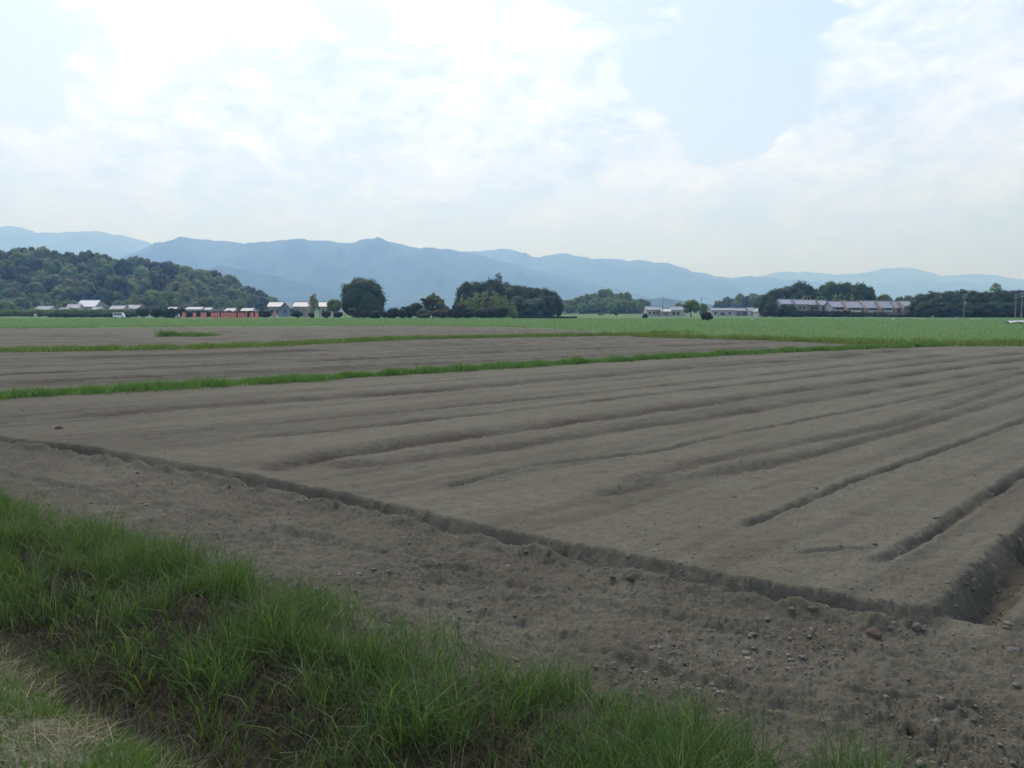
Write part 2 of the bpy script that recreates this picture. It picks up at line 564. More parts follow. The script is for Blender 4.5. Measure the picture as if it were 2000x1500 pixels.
def seg_dist(P, L):
    """distance, signed side and length along a polyline"""
    best = np.full(len(P), 1e9)
    side = np.zeros(len(P))
    s = np.zeros(len(P))
    acc = 0.0
    for a, b_ in zip(L[:-1], L[1:]):
        d = b_ - a
        ln = np.hypot(*d)
        t = np.clip(((P - a) @ d) / (ln * ln), 0, 1)
        q = P - a - t[:, None] * d
        dd = np.hypot(q[:, 0], q[:, 1])
        m_ = dd < best
        best[m_] = dd[m_]
        side[m_] = (d[0] * q[:, 1] - d[1] * q[:, 0])[m_] / ln
        s[m_] = acc + t[m_] * ln
        acc += ln
    return best, side, s, acc


def line_y(L, x):
    return np.interp(x, L[:, 0], L[:, 1])


def headland_mask(x, y):
    """1 on the near side of the long trench"""
    _, sd_, _, _ = seg_dist(np.stack([x, y], 1), TRENCH)
    return sd_


def ground_eval(x, y, full=True):
    P = np.stack([x, y], 1)
    r = np.hypot(x, y)
    p = P @ TN
    q = P @ TT
    wob = 0.12 * fbm(q * 0.9, p * 0.4, 3, 5) * (r < 60)
    # bank profile
    pw = p + wob
    z = np.interp(pw, [-30, 0.6, 1.25, 1.55, 1.9, 2.35, 2.75, 3.15, 3.6, 4.1, 4.6, 30],
                  [0.86, 0.88, 0.87, 0.8, 0.45, -0.02, 0.0, 0.1, 0.14, 0.07, 0.0, 0.0])
    bank = 1 - sstep(pw, 4.0, 4.5)
    z = z * np.where(p > 5, 0, 1)
    # soil relief
    field = sstep(pw, 4.0, 4.6)
    near = r < 90
    side = np.zeros(len(x))
    side[near] = seg_dist(P[near], TRENCH)[1]
    head = np.where(near, sstep(-side, -0.1, 0.35), 0.0) * field
    ends = np.hypot(x - TRENCH[-1][0], y - TRENCH[-1][1])
    fine = np.zeros(len(x))
    xn, yn = x[near], y[near]
    big = fbm(xn * 1.1, yn * 1.1, 3, 21)
    mid = fbm(xn * 4.3, yn * 4.3, 3, 31)
    sml = fbm(xn * 17, yn * 17, 3, 41)
    rid = np.abs(fbm(xn * 7.5, yn * 7.5, 3, 51))
    hd = head[near]
    # rows drawn by the harrow run along the furrow direction
    row = fbm((0.70 * xn + 0.72 * yn) * 0.25, (0.72 * xn - 0.70 * yn) * 3.4, 2, 71)
    rid2 = np.abs(fbm(xn * 19, yn * 19, 2, 57))
    tiny = pn(xn * 48, yn * 48, 59)
    patch = np.clip(0.55 + 1.1 * fbm(xn * 0.9, yn * 0.9, 3, 63), 0.1, 1.5)
    pits = np.clip(0.2 - rid, 0, 1) * 0.11 * patch + np.clip(0.22 - rid2, 0, 1) * 0.05 * patch
    fine[near] = ((0.014 * big + 0.013 * mid + 0.009 * sml + 0.004 * tiny + 0.013 * row - 0.35 * pits) * (1 - hd)
                  + (0.030 * big + 0.026 * mid + 0.018 * sml + 0.006 * tiny - pits) * hd) * field[near]
    fine[near] += (0.03 * big + 0.02 * mid) * bank[near]
    moist_shade = np.zeros(len(x))
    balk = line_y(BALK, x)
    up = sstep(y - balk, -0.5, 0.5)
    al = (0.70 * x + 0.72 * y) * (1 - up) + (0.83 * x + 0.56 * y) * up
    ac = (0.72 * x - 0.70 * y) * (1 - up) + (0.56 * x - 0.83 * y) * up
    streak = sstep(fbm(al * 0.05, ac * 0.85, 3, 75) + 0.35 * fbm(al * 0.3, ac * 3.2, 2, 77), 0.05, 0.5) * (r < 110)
    moist_shade = moist_shade + ((0.26 + 0.16 * up) * streak + 0.26 * up + 0.3 * sstep(-x - 0.25 * y, -2, 9) * (1 - up)) * field * (r < 140)
    cut = np.zeros(len(x))
    for L, w, dep, rim, mo_shade, wb in FUR:
        lo, hi = L.min(0) - 2.5, L.max(0) + 2.5
        m_ = (x > lo[0]) & (x < hi[0]) & (y > lo[1]) & (y < hi[1]) & (r < 110)
        if not m_.any():
            continue
        d, s_, along, tot = seg_dist(P[m_], L)
        xm, ym = x[m_], y[m_]
        rr = np.maximum(w * 0.8, r[m_] ** 2 * 0.00017)      # keep far furrows at least as wide as the sheet's mesh
        d = np.abs(s_ * 0 + d + wb * fbm(xm * 1.6, ym * 1.6, 3, 91)) if w < 0.15 else np.abs(d + 0.5 * wb * fbm(xm * 0.6, ym * 0.6, 3, 92))
        fade = sstep(along, 0.0, 0.15 if dep > 0.2 else 0.5) * sstep(tot - along, 0.0, 0.35)
        var = np.clip(0.78 + 0.5 * fbm(xm * 0.55, ym * 0.55, 2, 93), 0.25, 1.3)
        if dep > 0.14:
            lumpy = np.clip(0.6 + 1.4 * fbm(xm * 0.7, ym * 0.7, 2, 98), 0.1, 1.2)
            rag = lumpy * (0.07 * np.abs(fbm(xm * 4.5, ym * 4.5, 3, 95)) + 0.035 * fbm(xm * 12, ym * 12, 2, 96))
            d = np.maximum(d + rag - 0.03, 0)
            if dep < 0.2:
                d = np.where(s_ > 0, d * 0.84, d * 1.12)      # gentle face on the field side, sharp lip on the headland side
            prof = np.clip(1.06 - (d / (1.55 * rr)) ** (1.15 if dep > 0.2 else 1.7), 0, 1)
        else:
            d = np.abs(d + 0.35 * w * fbm(xm * 7, ym * 7, 3, 97))
            prof = np.exp(-(d / rr) ** 2)
        if dep == 0.2:
            rim = 0.09 * (s_ < 0) * np.clip(0.75 + 0.8 * fbm(xm * 1.8, ym * 1.8, 2, 99), 0.2, 1.3)
        cut[m_] += fade * (-1.25 * dep * var * prof + rim * np.exp(-((d - 2.1 * rr) / (0.9 * rr)) ** 2))
        moist_shade[m_] = np.maximum(moist_shade[m_], 1.75 * mo_shade * fade * np.exp(-(d / (1.25 * rr)) ** 2) * np.clip(0.85 + 0.55 * fbm(xm * 0.4, ym * 0.4, 3, 94), 0.2, 1.2))  # paints furrow and trench shade into the soil colour, along with damp tracks
    # the bed beyond the trench stands a little proud of the headland
    z = z + fine + cut
    bed = np.where(near, sstep(side, 0.0, 0.3), 0) * field
    z = z + 0.05 * bed * np.exp(-np.maximum(side, 0) / 0.9) * (r < 90)
    # dark burnt patch in the second field
    bp_ = poly([(200, 697), (350, 694), (480, 689.5), (600, 684)])
    mm = (r > 30) & (r < 70)
    d, _, _, _ = seg_dist(P[mm], bp_)
    moist_shade[mm] = np.maximum(moist_shade[mm], 1.0 * np.exp(-(d / 2.4) ** 2))
    moist_shade = np.maximum(moist_shade, 0.30 * head * np.clip(0.8 + 0.8 * fbm(x * 0.7, y * 0.7, 3, 61), 0, 1.5))
    yc = line_y(CROP_NEAR, x)
    crop = sstep(y - yc + 0.8 * pn(x * 0.5, y * 0.2, 3), -0.6, 0.8)
    crop = np.where(y < 0, 0, crop)
    z = z + 0.16 * crop * (r < 270) * (1 - sstep(r, 180, 270))
    moist_shade = moist_shade * (1 - crop)
    verge = 1 - sstep(pw, 1.5, 1.9)
    thatch = (1 - sstep(pw, 3.7, 4.35)) * (1 - verge)
    grass = np.clip(np.maximum(crop, 0.4 * verge), 0, 1)
    return z, grass, moist_shade, thatch


# polar sheet round the camera's foot: fine where detail can be seen, reaching the horizon
ang = np.concatenate([np.arange(-38, 38.001, 0.1), np.arange(41.5, 319, 3.5)])
ang = np.radians(90 - ang)
rs = [0.35]
while rs[-1] < 30000:
    r_ = rs[-1]
    if r_ < 1.2:
        dr = 0.1
    elif r_ < 130:
        dr = max(0.022, r_ * r_ / 2900)
    else:
        dr = r_ * 0.06
    rs.append(r_ + dr)
rs = np.array(rs)
nr, na = len(rs), len(ang)
X = (rs[:, None] * np.cos(ang)[None]).ravel()
Y = (rs[:, None] * np.sin(ang)[None]).ravel()
Z, G_, Mo_Shade, Th = ground_eval(X, Y)
X = np.append(X, 0.0)
Y = np.append(Y, 0.0)
Z = np.append(Z, 0.88)
idx = np.arange(nr * na).reshape(nr, na)
nx = np.roll(idx, -1, 1)
quads = np.stack([idx[:-1].ravel(), idx[1:].ravel(), nx[1:].ravel(), nx[:-1].ravel()], 1)[:, ::-1]
tri = np.stack([np.full(na, nr * na), nx[0], idx[0]], 1)[:, ::-1]
me = np_mesh('ground', np.stack([X, Y, Z], 1), [quads, tri], True)
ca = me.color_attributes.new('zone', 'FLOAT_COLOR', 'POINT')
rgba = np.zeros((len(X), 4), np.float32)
rgba[:-1, 0], rgba[:-1, 1], rgba[:-1, 2] = G_, Mo_Shade, Th
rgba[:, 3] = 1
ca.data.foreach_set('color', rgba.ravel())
ground = tag(link('ground', me, M['ground']), kind='structure')


def gz(x, y):
    """ground height at arrays of points"""
    return ground_eval(np.asarray(x, float), np.asarray(y, float))[0]


# ------------------------------------------------------------------ blades
def blade_mesh(name, x, y, z, h, w, lean, az=None, curl=0.6):
    n = len(x)
    a = rng.uniform(0, 2 * np.pi, n) if az is None else az
    face = rng.uniform(0, 2 * np.pi, n)
    dx, dy = np.cos(a), np.sin(a)
    sx, sy = np.cos(face) * w / 2, np.sin(face) * w / 2
    V = np.zeros((n, 5, 3))
    h1 = h * 0.55
    out1, out2 = lean * h1 * (1 - curl * 0.5), lean * h * (1 + curl * 0.4)
    up2 = h * np.sqrt(np.clip(1 - (lean * 0.75) ** 2, 0.05, 1))
    up1 = up2 * 0.6
    base = np.stack([x, y, z - 0.01], 1)
    V[:, 0] = base + np.stack([-sx, -sy, 0 * x], 1)
    V[:, 1] = base + np.stack([sx, sy, 0 * x], 1)
    midp = base + np.stack([dx * out1, dy * out1, up1], 1)
    V[:, 2] = midp + np.stack([-sx, -sy, 0 * x], 1) * 0.85
    V[:, 3] = midp + np.stack([sx, sy, 0 * x], 1) * 0.85
    V[:, 4] = base + np.stack([dx * out2, dy * out2, up2], 1)
    i = np.arange(n)[:, None] * 5
    q = i + np.array([0, 1, 3, 2])
    t = i + np.array([2, 3, 4])
    return np_mesh(name, V.reshape(-1, 3), [q, t])


def bank_points(n, p0, p1, q0=-14, q1=3.5):
    p = rng.uniform(p0, p1, n)
    q = rng.uniform(q0, q1, n)
    x = TN[0] * p + TT[0] * q
    y = TN[1] * p + TT[1] * q
    return x, y, p, q


# green grass on the field bank, in clumps
x, y, p, q = bank_points(150000, 2.5, 4.75)
edge = 0.22 * fbm(q * 0.8, q * 0 + 3.3, 3, 101)
cl = fbm(q * 1.3, p * 1.6, 3, 111)
cl2 = fbm(q * 4.0, p * 4.0, 2, 113)
want = np.interp(p - edge, [2.5, 2.9, 3.3, 3.7, 4.1, 4.35, 4.6], [0.10, 0.32, 0.6, 0.9, 0.8, 0.3, 0.0])
want = want * np.clip(0.55 + 1.3 * cl + 0.7 * cl2, 0.06, 1.5)
kp = (rng.random(len(x)) < want) & (y > 0.6)
x, y, p, q, cl, cl2 = (a[kp] for a in (x, y, p, q, cl, cl2))
h = np.clip(0.20 + 0.16 * cl + 0.14 * cl2, 0.08, 0.46) * rng.uniform(0.45, 1.4, len(x))
me = blade_mesh('bank_grass', x, y, gz(x, y), h, rng.uniform(0.0035, 0.008, len(x)), rng.uniform(0.15, 1.05, len(x)))
tag(link('bank_grass', me, M['grass']), 'tall green grass growing on the bank between ditch and bare field', 'grass', kind='stuff')

# broad-leaved weeds among the grass
x, y, p, q = bank_points(9000, 2.6, 4.4)
kp = (fbm(q * 1.7, p * 1.7, 2, 117) + 0.5 * fbm(q * 7, p * 7, 2, 118) > 0.3) & (y > 0.6)
x, y = x[kp], y[kp]
me = blade_mesh('broad_weeds', x, y, gz(x, y), rng.uniform(0.08, 0.28, len(x)), rng.uniform(0.010, 0.02, len(x)), rng.uniform(0.4, 1.15, len(x)))
tag(link('broad_weeds', me, M['mown']), 'broad-leaved pale weeds growing among the bank grass', 'weeds', kind='stuff')
# tall pale seed stalks
x, y, p, q = bank_points(900, 3.0, 4.4)
me = blade_mesh('seed_stalks', x, y, gz(x, y), rng.uniform(0.25, 0.5, len(x)), rng.uniform(0.002, 0.004, len(x)), rng.uniform(0.15, 0.7, len(x)))
tag(link('seed_stalks', me, M['straw']), 'thin dry pale stalks standing above the bank grass', 'dry stalks', kind='stuff')

# dead brown thatch in the ditch
x, y, p, q = bank_points(70000, 1.7, 4.3)
want = np.interp(p, [1.7, 2.2, 3.2, 4.2], [0.3, 0.9, 0.9, 0.35]) * np.clip(0.7 + 0.8 * fbm(q * 2, p * 2, 2, 121), 0.1, 1)
kp = (rng.random(len(x)) < want) & (y > 0.4)
x, y, p, q = (a[kp] for a in (x, y, p, q))
me = blade_mesh('ditch_thatch', x, y, gz(x, y) + 0.01, rng.uniform(0.06, 0.24, len(x)), rng.uniform(0.003, 0.007, len(x)), rng.uniform(0.7, 1.25, len(x)))
tag(link('ditch_thatch', me, M['thatch']), 'matted dead brown grass lying in the roadside ditch', 'dead grass', kind='stuff')
# sparse green shoots in the ditch
x, y, p, q = bank_points(14000, 1.8, 3.2)
kp = (rng.random(len(x)) < np.clip(0.25 + 0.9 * fbm(q * 2.6, p * 2.6, 2, 131), 0.02, 1)) & (y > 0.4)
x, y = x[kp], y[kp]
me = blade_mesh('ditch_shoots', x, y, gz(x, y), rng.uniform(0.08, 0.25, len(x)), rng.uniform(0.004, 0.008, len(x)), rng.uniform(0.2, 0.9, len(x)))
tag(link('ditch_shoots', me, M['grass']), 'thin green shoots among dead grass in the ditch', 'grass', kind='stuff')
# mown verge
x, y, p, q = bank_points(90000, 0.2, 1.95, -6, 2.5)
cl = fbm(q * 2.4, p * 2.4, 3, 141)
kp = (rng.random(len(x)) < np.clip(0.6 + 0.9 * cl, 0.12, 1)) & (y > 0.3)
x, y, cl = x[kp], y[kp], cl[kp]
me = blade_mesh('verge_grass', x, y, gz(x, y), np.clip(0.055 + 0.05 * cl, 0.02, 0.2) * rng.uniform(0.5, 1.5, len(x)), rng.uniform(0.003, 0.006, len(x)), rng.uniform(0.2, 1.0, len(x)))
tag(link('verge_grass', me, M['mown']), 'short mown yellow green grass on the raised roadside verge', 'grass', kind='stuff')
x, y, p, q = bank_points(42000, 0.2, 1.9, -6, 2.5)
cl = fbm(q * 2.4, p * 2.4, 3, 141)
kp = (rng.random(len(x)) < np.clip(0.28 - 1.3 * cl, 0.05, 0.8)) & (y > 0.3)
x, y = x[kp], y[kp]
me = blade_mesh('verge_straw', x, y, gz(x, y) + 0.012, rng.uniform(0.03, 0.13, len(x)), rng.uniform(0.0025, 0.0055, len(x)), rng.uniform(1.0, 1.32, len(x)))
tag(link('verge_straw', me, M['straw']), 'dry beige cut grass lying in swathes on the verge', 'hay', kind='stuff')


def strip_grass(name, pts, width, per_m, hmin, hmax, label, seed, mat='grass_far', wscale=1.0):
    L = poly(pts)
    seg = np.hypot(*(np.diff(L, axis=0).T))
    cum = np.concatenate([[0], np.cumsum(seg)])
    n = int(cum[-1] * per_m)
    t = rng.uniform(0, cum[-1], n)
    bx, by = np.interp(t, cum, L[:, 0]), np.interp(t, cum, L[:, 1])
    i = np.clip(np.searchsorted(cum, t) - 1, 0, len(seg) - 1)
    d = np.diff(L, axis=0)[i] / seg[i][:, None]
    wv = width * np.clip(0.95 + 0.45 * fbm(t * 0.35, t * 0 + 0.5, 3, seed), 0.45, 2)
    o = rng.normal(0, 0.42, n) * wv
    x, y = bx - d[:, 1] * o, by + d[:, 0] * o
    cl = fbm(x * 0.8, y * 0.8, 3, seed + 1)
    kp = rng.random(n) < np.clip(0.85 + 0.7 * cl, 0.35, 1)
    x, y, cl = x[kp], y[kp], cl[kp]
    rr = np.hypot(x, y)
    h = np.clip(0.5 + 0.6 * cl, 0.1, 1) * (hmax - hmin) + hmin
    me = blade_mesh(name, x, y, gz(x, y), h * rng.uniform(0.6, 1.25, len(x)), np.maximum(0.008, rr * 0.0006 * wscale) * rng.uniform(0.7, 1.3, len(x)), rng.uniform(0.15, 0.8, len(x)))
    return tag(link(name, me, M[mat]), label, 'grass', kind='stuff')


strip_grass('grass_balk', [(-500, 812), (-200, 791), (0, 777), (250, 763), (500, 749), (750, 733), (1000, 717), (1250, 702), (1500, 688.5), (1700, 680), (1850, 675)], 0.85, 760, 0.14, 0.34,
            'narrow green grass balk between the large bare field and the field behind it', 201)
strip_grass('field_edge_grass', [(-300, 690), (0, 686), (200, 684), (350, 681), (500, 676), (650, 669), (800, 662), (1000, 658), (1200, 655), (1350, 654.5)], 2.0, 420, 0.18, 0.42,
            'green grass strip edging the dark scorched field', 211)
strip_grass('headland_weeds', [(1250, 657), (1500, 664), (1700, 672), (1850, 674), (2050, 674.5), (2300, 678)], 2.4, 330, 0.15, 0.55,
            'darker tall weeds along the front edge of the green crop', 221)
# weed patch standing in the brown field
L = poly([(322, 657), (345, 656), (380, 656), (414, 656)])
n = 5200
t = rng.uniform(0, 1, n)
x = np.interp(t, [0, .3, .6, 1], L[:, 0]) + rng.normal(0, .25, n)
y = np.interp(t, [0, .3, .6, 1], L[:, 1]) + rng.normal(0, 1.0, n)
h = np.where(t < 0.32, 0.6, 0.34) * np.clip(0.8 + 0.9 * fbm(x * 1.1, y * 0.5, 2, 241), 0.2, 1.5) * rng.uniform(0.4, 1.3, n)
me = blade_mesh('weed_patch', x, y, gz(x, y), h, rng.uniform(0.03, 0.06, n), rng.uniform(0.2, 0.9, n))
tag(link('weed_patch', me, M['grass_far']), 'isolated patch of tall weeds in the small brown field', 'weeds', kind='stuff')

# the crop: canopy of blades, nearer plants finer
n = 190000
uu = rng.uniform(-150, 2150, n)
tt = rng.random(n) ** 1.25
ax = (uu - 1000) / F
# walk outwards from the crop's near edge along each bearing
yn_ = np.interp(uu, [-1500, 0, 600, 1000, 1300, 1700, 2400], [100, 112, 127, 123, 83, 64, 57])
ynear = np.full(n, 60.0)
for _ in range(8):
    ynear = line_y(CROP_NEAR, ax * ynear) * 0.6 + ynear * 0.4
y = ynear + tt * (250 - ynear)
x = ax * y
cl = fbm(x * 0.12, y * 0.06, 4, 231)
kp = rng.random(n) < np.clip(0.75 + 0.6 * cl, 0.2, 1)
x, y, cl = x[kp], y[kp], cl[kp]
rr = np.hypot(x, y)
h = np.clip(0.30 + 0.12 * cl, 0.1, 0.5) * rng.uniform(0.6, 1.25, len(x))
me = blade_mesh('crop', x, y, gz(x, y), h, rr * 0.0008 * rng.uniform(0.6, 1.4, len(x)), rng.uniform(0.15, 0.7, len(x)))
tag(link('crop', me, M['crop']), 'low even green crop covering the broad field beyond the bare earth', 'crop', kind='stuff')

# ------------------------------------------------------------------ clods and stones
def rock_mesh(name, seed, sub=1, rough=0.25, flat=0.7):
    import bmesh
    bm = bmesh.new()
    bmesh.ops.create_icosphere(bm, subdivisions=sub, radius=1.0)
    r = random.Random(seed)
    for v in bm.verts:
        v.co *= 1 + r.uniform(-rough, rough)
        v.co.z *= flat
    me = bpy.data.meshes.new(name)
    bm.to_mesh(me)
    bm.free()
    return me


base = []
for s_ in range(6):
    rm = rock_mesh('clod_%d' % s_, s_, 1, 0.3, 0.75)
    v = np.array([tuple(q_.co) for q_ in rm.vertices])
    f = np.array([tuple(q_.vertices) for q_ in rm.polygons])
    base.append((v, f))
    bpy.data.meshes.remove(rm)
n = 60000
rr = 4.0 * np.exp(rng.random(n) * math.log(30 / 4.0))
aa = np.radians(rng.uniform(-37, 37, n))
x, y = rr * np.sin(aa), rr * np.cos(aa)
pp = x * TN[0] + y * TN[1]
sdn = headland_mask(x, y)
near_tr = np.zeros(n)
for L in (FUR[0][0], FUR[1][0], FUR[2][0]):
    near_tr = np.maximum(near_tr, np.exp(-(seg_dist(np.stack([x, y], 1), L)[0] / 0.3) ** 2))
dens = np.where(sdn < 0, 0.62, 0.16) + 0.5 * near_tr
dens = dens * np.clip(0.5 + 1.2 * fbm(x * 0.8, y * 0.8, 3, 301), 0.05, 1.4)
# stonier ground near the corner of the trenches
cx_, cy_ = TRENCH[-1]
dens = dens + 0.5 * np.exp(-(np.hypot(x - cx_, y - cy_) / 1.2) ** 2)
kp = (pp > 4.2) & (rng.random(n) < dens)
x, y = x[kp], y[kp]
n = len(x)
sz = 0.006 * (1 - rng.random(n)) ** -0.36
sz = np.clip(sz, 0.005, 0.03)
z = gz(x, y)
Vs, Fs, off_ = [], [], 0
which = rng.integers(0, 6, n)
for k_ in range(6):
    m_ = which == k_
    cnt = int(m_.sum())
    v, f = base[k_]
    a = rng.uniform(0, 2 * np.pi, cnt)
    ca_, sa_ = np.cos(a), np.sin(a)
    s3 = sz[m_][:, None] * np.stack([rng.uniform(.8, 1.5, cnt), rng.uniform(.8, 1.3, cnt), rng.uniform(.6, 1.0, cnt)], 1)
    vv = v[None] * s3[:, None, :]
    vx = vv[..., 0] * ca_[:, None] - vv[..., 1] * sa_[:, None] + x[m_][:, None]
    vy = vv[..., 0] * sa_[:, None] + vv[..., 1] * ca_[:, None] + y[m_][:, None]
    vz = vv[..., 2] + (z[m_] - sz[m_] * 0.1)[:, None]
    Vs.append(np.stack([vx, vy, vz], -1).reshape(-1, 3))
    Fs.append((f[None] + (np.arange(cnt) * len(v))[:, None, None] + off_).reshape(-1, 3))
    off_ += cnt * len(v)
keep = [f_.reshape(-1, 20, 3) for f_ in Fs]
me = np_mesh('soil_clods', np.concatenate(Vs), [f_[:int(len(f_) * .97)].reshape(-1, 3) for f_ in keep])
tag(link('soil_clods', me, M['clod']), 'small loose brown clods of dry soil strewn over the field', 'clods', kind='stuff')
me = np_mesh('pebbles', np.concatenate(Vs), [f_[int(len(f_) * .97):].reshape(-1, 3) for f_ in keep])
tag(link('pebbles', me, M['pebble']), 'tiny pale pebbles scattered on the bare soil', 'pebbles', kind='stuff')


def stone(u, v, wpx, label, mat, seed, flat=0.7):
    g = gnd(u, v)
    zz = float(gz([g.x], [g.y])[0])
    r = wpx / 2 * math.hypot(g.y, H) / F
    me = rock_mesh('stone', seed, 2, 0.16, flat)
    o = link('stone', me, M[mat], loc=(g.x, g.y, zz + r * 0.25 * flat), rot=(0, 0, seed * 1.7), scale=(r, r * 0.85, r))
    return tag(o, label, 'stone')


stone(1706, 1243, 30, 'brown angular clod of earth beside the corner of the two trenches', 'stone_brown', 3, 0.85)
stone(1790, 1238, 17, 'pale upright stone near the trench corner, next to smaller pebbles', 'stone', 5, 1.0)
stone(1822, 1240, 12, 'small round pale pebble on the trench rim by the corner', 'stone', 6, 0.9)
stone(1738, 1236, 10, 'tiny whitish pebble beside the brown angular clod', 'stone', 7, 0.8)
stone(1978, 1272, 26, 'flat grey stone lying on the soil past the trench corner', 'stone', 8, 0.55)
stone(1546, 1196, 16, 'grey rounded stone on the headland ridge beside the long trench', 'stone', 9, 0.8)
stone(1231, 1136, 18, 'rusty brown clod on the headland below the long trench', 'stone_brown', 10, 0.7)
stone(1587, 1201, 20, 'flat reddish brown clod next to the grey rounded stone', 'stone_brown', 11, 0.4)
stone(115, 838, 16, 'dark earth clod standing alone at the end of the furrows', 'stone_brown', 12, 0.7)
stone(1840, 1285, 12, 'small dark stone on the rough headland soil', 'stone', 13, 0.7)

# dry brown weed stub on the headland
g = gnd(1776, 1418)
zz = float(gz([g.x], [g.y])[0])
mb = MB()
for i in range(26):
    a, l = random.uniform(0, 6.28), random.uniform(0.03, 0.085)
    e = random.uniform(0.2, 1.2)
    mb.tube((0, 0, 0), (math.cos(a) * l * math.cos(e), math.sin(a) * l * math.cos(e), l * math.sin(e)), 0.0035, 0.0012, 4)
tag(mb.build('dry_weed', M['root'], loc=(g.x, g.y, zz)), 'dry reddish brown weed stub sticking out of the headland soil', 'weed')

# ------------------------------------------------------------------ mountains and hills
def ridge_mesh(name, pts, D, depth, seed, nx=420, ny=46, rough=1.0, mat='slope', base_z=-20, kind='structure'):
    """a mountain range: crest through the given skyline, spurs and gullies falling to the plain on both sides"""
    P = np.array([tuple(at(u, v, D)) for u, v in pts])
    xs = np.linspace(P[0, 0], P[-1, 0], nx)
    crest = np.interp(xs, P[:, 0], P[:, 2])
    px_m = D / F
    crest = crest + rough * px_m * (2.2 * fbm(xs / (26 * px_m), xs * 0 + seed * 3.7, 4, seed))
    ts = np.linspace(-1, 1, ny)
    XX, TT_ = np.meshgrid(xs, ts)
    CR = np.broadcast_to(crest, XX.shape)
    w = np.abs(TT_)
    spur = fbm(XX.ravel() / (70 * px_m) + TT_.ravel() * 0.9, TT_.ravel() * 2.2 + seed, 4, seed + 3).reshape(XX.shape)
    prof = np.clip(1 - w ** 1.15, 0, 1)
    ZZ = base_z + (CR - base_z) * np.clip(prof + 0.22 * spur * np.clip(w * (1 - w) * 4, 0, 1), 0, 1) * np.where(w > 0.98, 0.0, 1.0)
    over = np.minimum(CR - ZZ, 0)
    ZZ = ZZ + over
    YY = D + TT_ * depth
    idx = np.arange(nx * ny).reshape(ny, nx)
    q = np.stack([idx[:-1, :-1].ravel(), idx[:-1, 1:].ravel(), idx[1:, 1:].ravel(), idx[1:, :-1].ravel()], 1)
    me = np_mesh(name, np.stack([XX.ravel(), YY.ravel(), ZZ.ravel()], 1), [q], True)
    return tag(link(name, me, M[mat]), kind=kind)


ridge_mesh('mountain_range', [(60, 600), (160, 548), (230, 508), (262, 494), (300, 480), (350, 467), (410, 466), (455, 473), (505, 473), (553, 468), (620, 471), (680, 472), (717, 467), (755, 472), (800, 480), (843, 482), (910, 492),
                              (980, 510), (1040, 524), (1100, 541), (1145, 553), (1210, 568), (1300, 590), (1400, 604)], 6500, 2100, 1)
ridge_mesh('mountain_range', [(700, 560), (800, 512), (880, 491), (950, 489), (978, 485), (1010, 490), (1052, 502), (1092, 495), (1150, 504), (1195, 503), (1222, 510), (1253, 506), (1300, 513), (1350, 528), (1400, 540), (1425, 544), (1465, 541), (1530, 545), (1600, 556), (1680, 575), (1800, 600)], 8800, 2200, 2)
ridge_mesh('mountain_range', [(1350, 580), (1440, 556), (1480, 541), (1515, 531), (1580, 530), (1640, 536), (1690, 533), (1730, 523), (1765, 521), (1800, 527), (1845, 540), (1880, 534), (1925, 535), (1960, 542), (2000, 546), (2100, 552), (2300, 540), (2600, 570)], 12500, 2500, 3)
ridge_mesh('mountain_range', [(1500, 600), (1600, 575), (1700, 556), (1790, 546), (1830, 553), (1890, 549), (1940, 555), (2000, 560), (2100, 556), (2250, 570), (2500, 600)], 10000, 1400, 4)
ridge_mesh('mountain_range', [(-700, 520), (-400, 455), (-150, 450), (-60, 445), (20, 441), (60, 449), (95, 461), (140, 452), (200, 451), (250, 461), (300, 478), (360, 500), (430, 540), (500, 590)], 9800, 2600, 5)
ridge_mesh('foothill', [(250, 600), (380, 545), (430, 516), (500, 530), (580, 548), (650, 566), (720, 585), (760, 600)], 4200, 700, 6, 260, 24, 0.7)
ridge_mesh('foothill', [(1180, 604), (1230, 588), (1290, 582), (1350, 588), (1420, 600)], 3000, 350, 8, 160, 20, 0.8)
ridge_mesh('foothill', [(1380, 604), (1420, 590), (1460, 583), (1520, 578), (1600, 580), (1700, 596)], 1500, 160, 9, 160, 20, 0.8)


